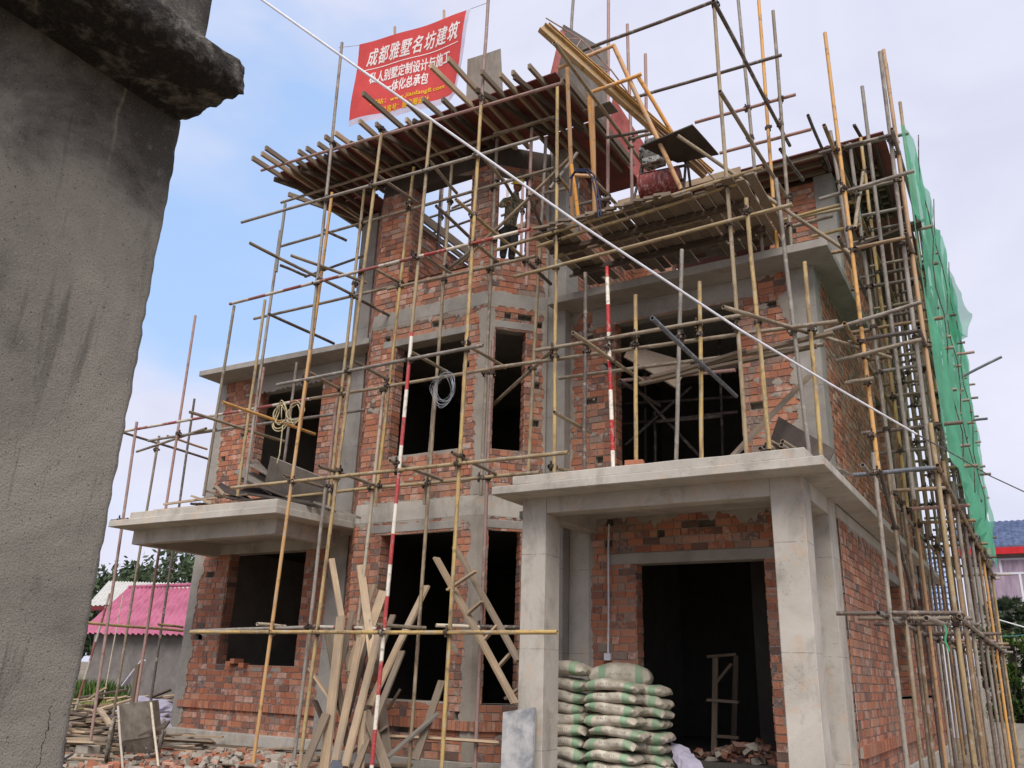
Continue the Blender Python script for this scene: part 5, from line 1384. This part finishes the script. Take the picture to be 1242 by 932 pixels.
bk = Vector((-.22, .3, 0)); panel('tray', [tp[0]+bk, tp[1]+bk, tp[1], tp[0]], .012, 'tray', WB); panel('tray', [tp[1], tp[1]+bk, tp[2]+bk, tp[2]], .012, 'tray', WB)
for x1, y1, x2, y2 in ((143, 857, 149, 936), (183, 852, 192, 930)): tube('handle', PY(x1, y1, yb-.26), PY(x2, y2, yb-.42), 'w', WB, .018)
for a in ((152, 905, 146, 930), (176, 906, 186, 924)): tube('strut', PY(*a[:2], yb-.05), PY(*a[2:], yb-.02), 'dark', WB, .01)
W2 = thing('hand_cart', 'second hand cart wheel half hidden behind the foreground wall', 'hand cart'); wheel('wheel', PY(73, 924, 7.0), Vector((.6, .8, 0)).normalized(), .25, .025, W2, 'tyre')
mb = MB(); path_tube(mb, [PY(73, 924, 7.0), PY(50, 926, 7.2)], .02); path_tube(mb, [PY(73, 924, 7.0), PY(88, 915, 8.2)], .018); mb.obj('axle', 'dark', W2)
tag(sheet('plywood_offcut', [PY(167, 892, yb-.5), PY(200, 882, yb-.2), PY(206, 874, yb+.1), PY(182, 884, yb-.1)], .03, 'wood3', 'x', 'board', n=3), 'dark splintered board lying across the tipped hand cart', 'board')
for x1, y1, x2, y2, Y, w, m_, lb in ((163, 845, 151, 830, 12.5, .08, 'bwhite', ''),):
    pass
tag(plank('board', PY(150, 832, 12.6), PY(174, 801, 12.4), .1, .03, 'white'), 'pale white board sticking up from the scrap heap at the left', 'board')
tag(plank('board', PY(160, 853, 11.8), PY(167, 806, 11.9), .12, .04, 'wood2'), 'grey upright board standing in the scrap heap at the left', 'board')
tag(plank('board', PY(120, 860, 10.5), PY(134, 880, 9.8), .09, .04, 'wood'), 'pale board sloping down behind the tipped cart wheel', 'board')
random.seed(21)
mb = MB(); mt = {'wood': 0, 'wood2': 1, 'wood3': 2}
def addplank(mb, p, q_, w, th, mi):
    M = frame(p, q_); L = (q_-p).length; a = U_(-.5, .5); mb.box((-w/2, -th/2, 0), (w/2, th/2, L), mi=mi, M=M @ Matrix.Rotation(a, 4, 'Z'))
for i in range(380):
    x, y = U_(-22.5, -13.6), U_(9.2, 17.0)
    if x > -15.3 and y > 11.2: x -= 2.5
    hgt = max(0, .95-abs(y-13.2)*.17-abs(x+16.8)*.09)
    p = V(x, y, -1.47+U_(0, hgt)); a = U_(-.5, .5)+random.choice((0, 0, 0, 1.2)); L = U_(.5, 2.6); q_ = p+Vector((math.cos(a)*L, math.sin(a)*L, U_(-.12, .3)*min(1, hgt*2)))
    q_.z = max(q_.z, .03); addplank(mb, p, q_, U_(.05, .12), U_(.02, .05), random.choice((0, 0, 1, 1, 1, 2)))
tag(mb.obj('scrap_timber', ['wood', 'wood2', 'wood3']), 'heap of scrap timber and battens on the ground left of the house', 'scrap timber', kind='stuff')
mb = MB()
for i in range(60):
    x, y = U_(-12.5, -7.6), U_(9.2, 11.4); p = V(x, y, -1.46+U_(0, .12)); a = U_(-.3, .3); L = U_(.5, 1.8); addplank(mb, p, p+Vector((math.cos(a)*L, math.sin(a)*L, U_(-.04, .1))), U_(.04, .1), U_(.02, .04), random.choice((0, 1, 2)))
for i in range(16):
    x = U_(-19, -13.5); p = V(x, U_(8, 9.3), -1.47); addplank(mb, p, p+Vector((U_(.8, 2), U_(-.2, .2), .03)), .06, .03, random.choice((0, 1)))
tag(mb.obj('scrap_timber', ['wood', 'wood2', 'wood3']), 'loose battens lying on the ground along the foot of the left wing', 'scrap timber', kind='stuff')
for x, y, z, sx, sy, sz, m_, lb in ((-16.2, 12.4, -1.05, 1.0, .6, .32, 'bwhite', 'crumpled white sacks lying on the scrap heap'), (-15.2, 11.6, -1.2, .5, .4, .22, 'bwhite', 'small crumpled white sack behind the tipped cart'), (-17.6, 10.3, -1.35, .35, .25, .12, 'teal', 'teal plastic rag on the scrap heap')):
    if 'teal' not in MATS: MATS['teal'] = simple('teal_plastic', (70, 130, 128), .6)
    import bmesh
    bm = bmesh.new(); bmesh.ops.create_icosphere(bm, subdivisions=4, radius=1)
    for v in bm.verts:
        n_ = noise.noise(v.co*1.6+Vector((x, y, 0)))*.4+noise.noise(v.co*4)*.22+noise.noise(v.co*9)*.08; v.co = v.co*(1+n_); v.co = Vector((v.co.x*sx, v.co.y*sy, max(-.4, v.co.z)*sz))
    me = bpy.data.meshes.new('sack_pile'); bm.to_mesh(me); bm.free(); me.materials.append(MATS[m_]); o = bpy.data.objects.new('sack_pile', me); C.objects.link(o); o.location = V(x, y, z); tag(o, lb, 'sacks')
# brick rubble
def rubble(name, n, fx, fy, h, lb, dark=False):
    mb = MB()
    for i in range(n):
        x, y = fx(), fy(); s_ = U_(.03, .075)*(1 if R_() < .85 else 1.5); hz = h(x, y)
        M = Matrix.Translation(V(x, y, -1.5+U_(0, hz)+.02)) @ Matrix.Rotation(U_(0, 6), 4, 'Z') @ Matrix.Rotation(U_(-.8, .8), 4, 'X')
        k = [Vector((a*U_(.7, 1.2), b*U_(.6, 1.1), c*U_(.5, 1.))) for a in (-1, 1) for b in (-.7, .7) for c in (-.6, .6)]
        mb.add([M @ (v*s_) for v in k], [(0, 1, 3, 2), (4, 6, 7, 5), (0, 4, 5, 1), (2, 3, 7, 6), (0, 2, 6, 4), (1, 5, 7, 3)], (U_(.0, .2) if dark else U_(.1, 1), R_(), R_()), 0 if R_() < (.9 if dark else .5) else 1)
    tag(mb.obj(name, ['brick', 'mortar'], rnd=True), lb, 'rubble', kind='stuff')
rubble('brick_rubble', 1500, lambda: random.gauss(-10.4, 1.3), lambda: random.gauss(9.5, .6), lambda x, y: max(0, .3-abs(x+10.4)*.1-abs(y-9.6)*.1), 'heap of broken red bricks in front of the left wing')
rubble('brick_rubble', 170, lambda: U_(-16, -6), lambda: U_(8.3, 11.3), lambda x, y: .03, 'scattered brick chips on the dirt before the house')
rubble('brick_rubble', 600, lambda: random.gauss(-3.75, .45), lambda: random.gauss(12.7, .3), lambda x, y: .45+max(0, .22-abs(x+3.7)*.2), 'dark heap of rubble lying inside the doorway', True)
for x, y, r, lb in ((201, 911, .5, 'whole red brick lying near the foot of the left pillar'), (141, 929, .1, 'red brick in front of the tipped cart wheel'), (180, 930, .8, 'red brick lying below the tipped cart tray')):
    brick(PZ(x, y, -1.42), r, lb)
tag(plank('board', PZ(240, 912, -1.36), PZ(345, 920, -1.38), .1, .04, 'wood'), 'long pale board lying along the brick heap under the left window', 'board')
tag(plank('board', PZ(248, 903, -1.33), PZ(350, 912, -1.36), .06, .04, 'wood2'), 'narrow grey batten lying behind the long pale board', 'board')
mb = MB(); c = PZ(106, 912, -1.42); mb.box(c+Vector((-.16, -.12, -.08)), c+Vector((.16, .12, .1))); bevel(mb.obj('footing_block', 'mortar'), .01); tag(bpy.data.objects['footing_block'], 'rough block under the foot of the leftmost scaffold tube', 'block')
# ================================================================ background left: sheds and trees
MATS['pinkroof'] = simple('pink_sheet_roof', (176, 104, 128), .7, (152, 84, 106), 1.1, .0)
MATS['whiteroof'] = simple('pale_sheet_roof', (196, 194, 186), .7, (176, 174, 166), 1.5, 0)
MATS['shedwall'] = simple('grey_render', (128, 122, 118), .9, (108, 102, 98), 2, .1)
def corr(name, a, b, c, d, n, amp, mat, par, lap=0):
    """corrugated sheet between eave a-b and ridge d-c"""
    mb = MB(); m_ = n*6; nr = (b-a).cross(d-a).normalized(); vs = []; rows_ = 14 if lap else 1
    for j in range(rows_+1):
        for i in range(m_+1):
            u = i/m_; v = j/rows_; p = (a*(1-u)+b*u)*(1-v)+(d*(1-u)+c*u)*v; vs.append(p+nr*(amp*math.cos(2*PI*u*n)+(lap*(j % 2) if lap else 0)))
    mb.add(vs, [(j*(m_+1)+i, j*(m_+1)+i+1, (j+1)*(m_+1)+i+1, (j+1)*(m_+1)+i) for j in range(rows_) for i in range(m_)]); return mb.obj(name, mat, par, smooth=not lap)
PK = thing('shed', 'low grey shed with a pink corrugated roof behind the scrap heap', 'shed')
y0 = 24
rl = PY(157, 713, y0+3.4); rr_ = PY(228, 713, y0+3.4); rr_ = rl+(rr_-rl)*3; el = PY(97, 768, y0); er = PY(220, 770, y0); er = el+(er-el)*2.4
corr('roof', el, er, rr_, rl, 44, .05, 'pinkroof', PK, .012)
corr('roof', el+Vector((-1, 6, 0)), el, rl, rl+Vector((0, .1, 0)), 14, .05, 'pinkroof', PK)
mb = MB(); mb.box(V(-36.6, y0+.5, -1.6), V(-22.2, y0+6, 1.15)); mb.obj('wall', 'shedwall', PK)
for i in range(22):
    a = rl+Vector((i*.5, 0, .03)); mb = MB(); path_tube(mb, [a, a+Vector((.46, 0, 0))], .09, 8); mb.obj('ridge_cap', 'pinkroof', PK)
WS = thing('shed', 'long shed with a pale sheet roof behind the pink one', 'shed')
y1_ = 31
wl_ = PY(106, 735, y1_); wr_ = wl_+Vector((24, 0, .1)); tl_ = PY(132.5, 705, y1_+6); tr_ = PY(230, 708, y1_+6); tr_ = tl_+(tr_-tl_)*2.2
corr('roof', wl_, wr_, tr_, tl_, 60, .04, 'whiteroof', WS)
mb = MB(); mb.box(V(wl_.x+.6, y1_+.4, -1.6), V(-26, y1_+9, wl_.z-GZ)); mb.obj('wall', 'shedwall', WS); mb = MB(); mb.box(V(wl_.x, y1_-.06, wl_.z-GZ-.28), V(-26, y1_+.02, wl_.z-GZ-.02)); mb.obj('eaves_board', simple('dark_red_fascia', (120, 44, 50), .7), WS)
def leafmat(name, a, b, c):
    t = NT(name); at = t.attr('rnd'); sp_ = t.node('ShaderNodeSeparateColor'); t.link(at.outputs['Color'], sp_.inputs[0]); col = t.ramp(sp_.outputs[0], [(0, lin(*a)), (.6, lin(*b)), (1, lin(*c))])
    tl = t.node('ShaderNodeBsdfTranslucent'); t.link(col, tl.inputs[0]); t.base(col); mx = t.node('ShaderNodeMixShader'); mx.inputs[0].default_value = .25; t.link(t.b.outputs[0], mx.inputs[1]); t.link(tl.outputs[0], mx.inputs[2]); t.link(mx.outputs[0], t.out.inputs[0]); MATS[name] = t.m
leafmat('leaf', (58, 70, 54), (80, 94, 70), (104, 118, 86)); leafmat('leafred', (92, 66, 52), (118, 88, 68), (132, 108, 80)); leafmat('leafshrub', (44, 62, 30), (74, 98, 44), (122, 146, 70)); leafmat('grass', (110, 118, 62), (140, 146, 78), (166, 160, 104))
def tree(name, base, h, rx, kind, lb, n=2600, leaf=.2, mat='leaf', group=None):
    T = thing(name, lb, 'tree', group=group); mb = MB(); p = base; top_ = base+Vector((U_(-.3, .3), U_(-.3, .3), h*.85))
    path_tube(mb, [p, p.lerp(top_, .5)+Vector((.1, 0, 0)), top_], [h*.022, h*.014, h*.004], 8)
    limbs = []
    for i in range(12):
        f = U_(.3, .85); s_ = p.lerp(top_, f); a = U_(0, 2*PI); L = rx*(1.15-f)*U_(.7, 1.1) if kind == 'cone' else rx*U_(.5, .9); e_ = s_+Vector((math.cos(a)*L, math.sin(a)*L, L*(.15 if kind == 'cone' else .5))); path_tube(mb, [s_, s_.lerp(e_, .5)+Vector((0, 0, .1)), e_], [h*.007, h*.005, h*.002], 5); limbs.append(e_)
    mb.obj('trunk', 'wood3', T)
    mb = MB(); cl = []
    for i in range(46 if kind != 'cone' else 70):
        f = U_(.12, 1) if kind == 'cone' else U_(.3, 1); a = U_(0, 2*PI)
        rr = rx*(1.02-f)*U_(.5, 1.05) if kind == 'cone' else rx*math.sqrt(max(0, 1-((f-.62)/.42)**2))*U_(.3, 1.0)
        cl.append((base+Vector((math.cos(a)*rr, math.sin(a)*rr, h*f)), (rx*.2 if kind == 'cone' else rx*U_(.2, .36)), R_()))
    for i in range(n):
        c, r, t_ = random.choice(cl); d = Vector((random.gauss(0, 1), random.gauss(0, 1), random.gauss(0, .7))).normalized()*r*U_(.3, 1)**.5; q_ = c+d; s_ = leaf*U_(.5, 1.3)
        a1 = Vector((random.gauss(0, 1), random.gauss(0, 1), random.gauss(0, 1))).normalized(); a2 = a1.cross(Vector((random.gauss(0, 1), random.gauss(0, 1), 1))).normalized()
        mb.add([q_-a1*s_, q_-a2*s_*.5, q_+a1*s_, q_+a2*s_*.5], [(0, 1, 2, 3)], (min(1, max(0, t_*.6+R_()*.4)), 0, 0))
    mb.obj('crown', mat, T, rnd=True)
bt = [(-88, 42, 7.8, 4.5), (-82, 44, 6.6, 3.8), (-74, 46, 7.4, 3.4), (-66, 47, 6.8, 3.6), (-60, 48, 7.8, 4), (-55, 50, 8.2, 4.2), (-51, 52, 7.6, 3.6), (-93, 40, 7.6, 4), (-70, 44, 6.4, 3.2), (-57.5, 46, 6.9, 3)]
lbs = ['tallest dark green', 'low rounded', 'dark bushy', 'small spreading', 'broad grey-green', 'tall rounded', 'dense dark', 'leftmost dark', 'low bushy', 'short dark']
for (x, y, h, r), l in zip(bt, lbs):
    s_ = .86; tree('broadleaf_tree', Vector((x*s_, y*s_, -.1)), h*s_+2.1, r*s_*1.15, 'round', l+' tree on the skyline beyond the sheds', 2400, .3, 'leaf', 'trees on the skyline beyond the sheds')
tree('conifer_tree', Vector((-58, 44, 0)), 11.2, 1.5, 'cone', 'slim reddish-brown conifer rising behind the pink roof, left one', 3200, .11, 'leafred'); tree('conifer_tree', Vector((-55.5, 48, 0)), 12.4, 1.5, 'cone', 'slim dark conifer rising behind the pink roof, taller right one', 3200, .11, 'leafred')
def blades(name, n, fx, fy, h, lb, cat, mat='grass', kind='stuff', w=.012):
    mb = MB()
    for i in range(n):
        p = Vector((fx(), fy(), -.04)); hh = h*U_(.4, 1.2); a = U_(0, 6.3); l = Vector((math.cos(a), math.sin(a), 0)); s_ = l.cross(Vector((0, 0, 1)))*w; b = U_(.1, .5)*hh
        mb.add([p-s_, p+s_, p+l*b*.4+Vector((0, 0, hh*.6))+s_*.6, p+l*b*.4+Vector((0, 0, hh*.6))-s_*.6, p+l*b+Vector((0, 0, hh))], [(0, 1, 2, 3), (3, 2, 4)], (R_(), 0, 0))
    o = mb.obj(name, mat, rnd=True); tag(o, lb, cat, kind=kind); return o
blades('grass', 15000, lambda: U_(-34, -17), lambda: U_(16, 23.3), .25, 'yellow-green grass in front of the pink-roofed shed', 'grass', w=.02)
blades('weeds', 1300, lambda: random.gauss(-31, .6), lambda: random.gauss(21, .5), .8, 'tall green weeds by the corner of the pink-roofed shed', 'weeds', 'leafshrub', w=.04)
# ================================================================ background right: blue-roofed house, palm, shrubs
MATS['blueroof'] = simple('glazed_blue_roof_tiles', (142, 156, 184), .4, (104, 118, 146), 5, 0, .5); MATS['cream'] = simple('cream_render', (158, 154, 146), .9, (140, 136, 128), 1.2, .1)
def tiled(name, a, b, c, d, nu, nv, par, mat='blueroof'):
    mb = MB(); nr = (b-a).cross(d-a).normalized()
    for j in range(nv):
        for i in range(nu):
            P = lambda u, v: (a*(1-u)+b*u)*(1-v)+(d*(1-u)+c*u)*v
            m6 = 4
            for k in range(m6):
                u0, u1 = (i+k/m6)/nu, (i+(k+1)/m6)/nu; h0, h1 = .05*math.sin(PI*k/m6), .05*math.sin(PI*(k+1)/m6); v0, v1 = j/nv, (j+1.0)/nv
                A_, B_, C_, D_ = P(u0, v0)+nr*(h0+.07), P(u1, v0)+nr*(h1+.07), P(u1, v1)+nr*(h1*.8+.0), P(u0, v1)+nr*(h0*.8+.0)
                mb.add([A_, B_, C_, D_, P(u0, v0)-nr*.02, P(u1, v0)-nr*.02], [(0, 1, 2, 3), (4, 5, 1, 0)])
    return mb.obj(name, mat, par)
BH = thing('blue_roofed_house', 'cream house with a blue tiled roof, red fascia and white-framed windows behind the scaffold', 'house')
Yb = 40
tiled('roof', V(-2.6, Yb-.4, 5.42), V(8, Yb-.4, 5.42), V(8, Yb+2.6, 6.95), V(-2.6, Yb+2.6, 6.95), 46, 14, BH)
mb = MB(); mb.box(V(-2.6, Yb-.46, 5.16), V(8, Yb-.3, 5.42)); mb.obj('fascia', simple('red_fascia', (196, 40, 46), .5, (176, 34, 40)), BH)
mb = MB(); mb.box(V(-2.3, Yb, -1.6), V(7.8, Yb+6, 5.3)); mb.obj('wall', 'cream', BH)
MATS['curtain'] = simple('curtained_glass', (176, 156, 172), .35, (132, 114, 130), 1.4, 0, .6, vscale=(5, 5, .6)); MATS['frame'] = simple('white_frame', (214, 214, 220), .5, (205, 205, 212), 3, 0)
def win(x0, x1, z0, z1, Y, muls, tr, par):
    mb = MB(); w = .07; mb.box(V(x0, Y-.05, z0), V(x1, Y, z0+w)); mb.box(V(x0, Y-.05, z1-w), V(x1, Y, z1)); mb.box(V(x0, Y-.05, z0+w), V(x0+w, Y, z1-w)); mb.box(V(x1-w, Y-.05, z0+w), V(x1, Y, z1-w))
    if tr: mb.box(V(x0+w, Y-.045, tr-.04), V(x1-w, Y, tr+.04))
    for m_, a, b in muls: mb.box(V(m_-.04, Y-.042, max(a, z0+w)), V(m_+.04, Y-.004, min(b, z1-w)))
    o = mb.obj('window', 'frame', par); mb = MB(); mb.box(V(x0+.03, Y-.02, z0+.03), V(x1-.03, Y-.008, z1-.03)); g = mb.obj('pane', 'curtain', par); g.parent = o
win(-1.75, 2.4, 3.3, 5.03, Yb-.02, [(-1.05, 4.45, 5.1), (.12, 4.45, 5.1), (-.42, 3.2, 4.4), (.9, 3.2, 4.4)], 4.43, BH)
mb = MB(); mb.box(V(-2.0, Yb-.2, 3.1), V(2.6, Yb, 3.26)); mb.obj('sill', 'cream', BH)
win(-.2, 1.6, 1.3, 2.6, Yb-.02, [(.7, 1.2, 2.7)], None, BH)
LW = thing('annex', 'low annex with a pale blue tiled roof glimpsed between the right-hand scaffold tubes', 'house')
tiled('roof', V(-7.5, 33, 2.1), V(-2.6, 33, 2.1), V(-2.6, 36.5, 5.0), V(-7.5, 36.5, 5.0), 20, 14, LW, simple('pale_blue_tiles', (176, 190, 214), .4, (120, 138, 170), 6, 0)); mb = MB(); mb.box(V(-7.3, 33.2, -1.6), V(-2.8, 38, 2.1)); mb.obj('wall', 'frame', LW)
# palm
def palm(c, h, lb):
    T = thing('palm_tree', lb, 'palm'); mb = MB(); path_tube(mb, [c, c+Vector((.05, 0, h))], [.16, .12], 10); mb.obj('trunk', 'wood3', T); mb = MB(); top_ = c+Vector((.05, 0, h))
    for k in range(36):
        a = U_(0, 2*PI); el = U_(-.5, 1.2); d = Vector((math.cos(a)*math.cos(el), math.sin(a)*math.cos(el), math.sin(el))); ce = top_+d*U_(.5, .8); x = d.cross(Vector((0, 0, 1))).normalized(); y = d.cross(x)
        path_tube(mb, [top_, ce], .012, 4)
        for j in range(24):
            b = -1.3+2.6*j/23; dd = (d*math.cos(b)+x*math.sin(b)).normalized(); L = U_(.36, .5)*(1-.25*abs(b)); e_ = ce+dd*L+Vector((0, 0, -.12*L)); s_ = dd.cross(y).normalized()*.018; mb.add([ce-s_*.3, ce+s_*.3, ce+dd*L*.6+s_, e_, ce+dd*L*.6-s_], [(0, 1, 2, 3, 4)], (R_()*.7, 0, 0))
    mb.obj('fronds', 'leaf', T, rnd=True)
palm(V(-1.0, 34, -1.5), 3.6, 'fan palm with a ragged crown in front of the blue-roofed house'); palm(V(-.5, 33, -1.5), 3.0, 'lower fan palm close in front of the taller one')
def shrub(c, r, h, lb, n=3000, leaf=.09, mat='leafshrub'):
    T = thing('shrub', lb, 'shrub', group='shrubs at the right edge'); mb = MB()
    for k in range(7): a = U_(0, 6.3); path_tube(mb, [c, c+Vector((math.cos(a)*r*.6, math.sin(a)*r*.6, h*.8))], [.03, .01], 5)
    mb.obj('stem', 'wood3', T); mb = MB(); cl = [(c+Vector((random.gauss(0, r*.45), random.gauss(0, r*.45), h*U_(.15, .95))), r*U_(.2, .4), R_()) for _ in range(26)]
    for i in range(n):
        k, rr, t_ = random.choice(cl); q_ = k+Vector((random.gauss(0, 1), random.gauss(0, 1), random.gauss(0, .8))).normalized()*rr*U_(.2, 1); a1 = Vector((random.gauss(0, 1), random.gauss(0, 1), random.gauss(0, 1))).normalized(); a2 = a1.cross(Vector((0, .3, 1))).normalized(); s_ = leaf*U_(.6, 1.3)
        mb.add([q_-a1*s_, q_-a2*s_*.5, q_+a1*s_, q_+a2*s_*.5], [(0, 1, 2, 3)], (min(1, t_*.5+R_()*.5), 0, 0))
    mb.obj('foliage', mat, T, rnd=True)
shrub(V(-1.2, 31, -1.5), .9, 3.4, 'light green leafy shrub below the palms', leaf=.08); shrub(V(-.9, 33, -1.5), 1.1, 2.6, 'dark green shrub at the right edge of the view', mat='leaf'); shrub(V(.2, 32.5, -1.5), 1.3, 4.4, 'tall dark shrub behind the light green one', mat='leaf', n=4000); shrub(V(1.4, 34, -1.5), 1.4, 3.8, 'broad dark shrub cut by the right edge', mat='leaf', n=4000)
mb = MB(); mb.box(V(-2.0, 29.6, -1.6), V(6, 29.85, -.9)); tag(mb.obj('low_wall', 'conc2'), 'low concrete wall beside the far road under the shrubs', 'wall')
mb = MB(); path_tube(mb, [PY(1205, 750, 30), PY(1225, 756, 30), PY(1260, 766, 30)], .02); tag(mb.obj('overhead_cable', 'white'), 'white cable hanging in front of the palm', 'cable')
mb = MB(); path_tube(mb, [PY(1205, 772, 31), PY(1225, 772, 31), PY(1260, 769, 31)], .018); tag(mb.obj('overhead_cable', 'teal'), 'thin blue cable below the white one by the palm', 'cable')
for a in [(1198, 697, 1228, 697, 25), (1200, 703, 1213, 701.5, 25)]: reg(D, 't', PY(*a[:2], a[4]), PY(*a[2:4], a[4]), 'w')
bpy.context.view_layer.update()
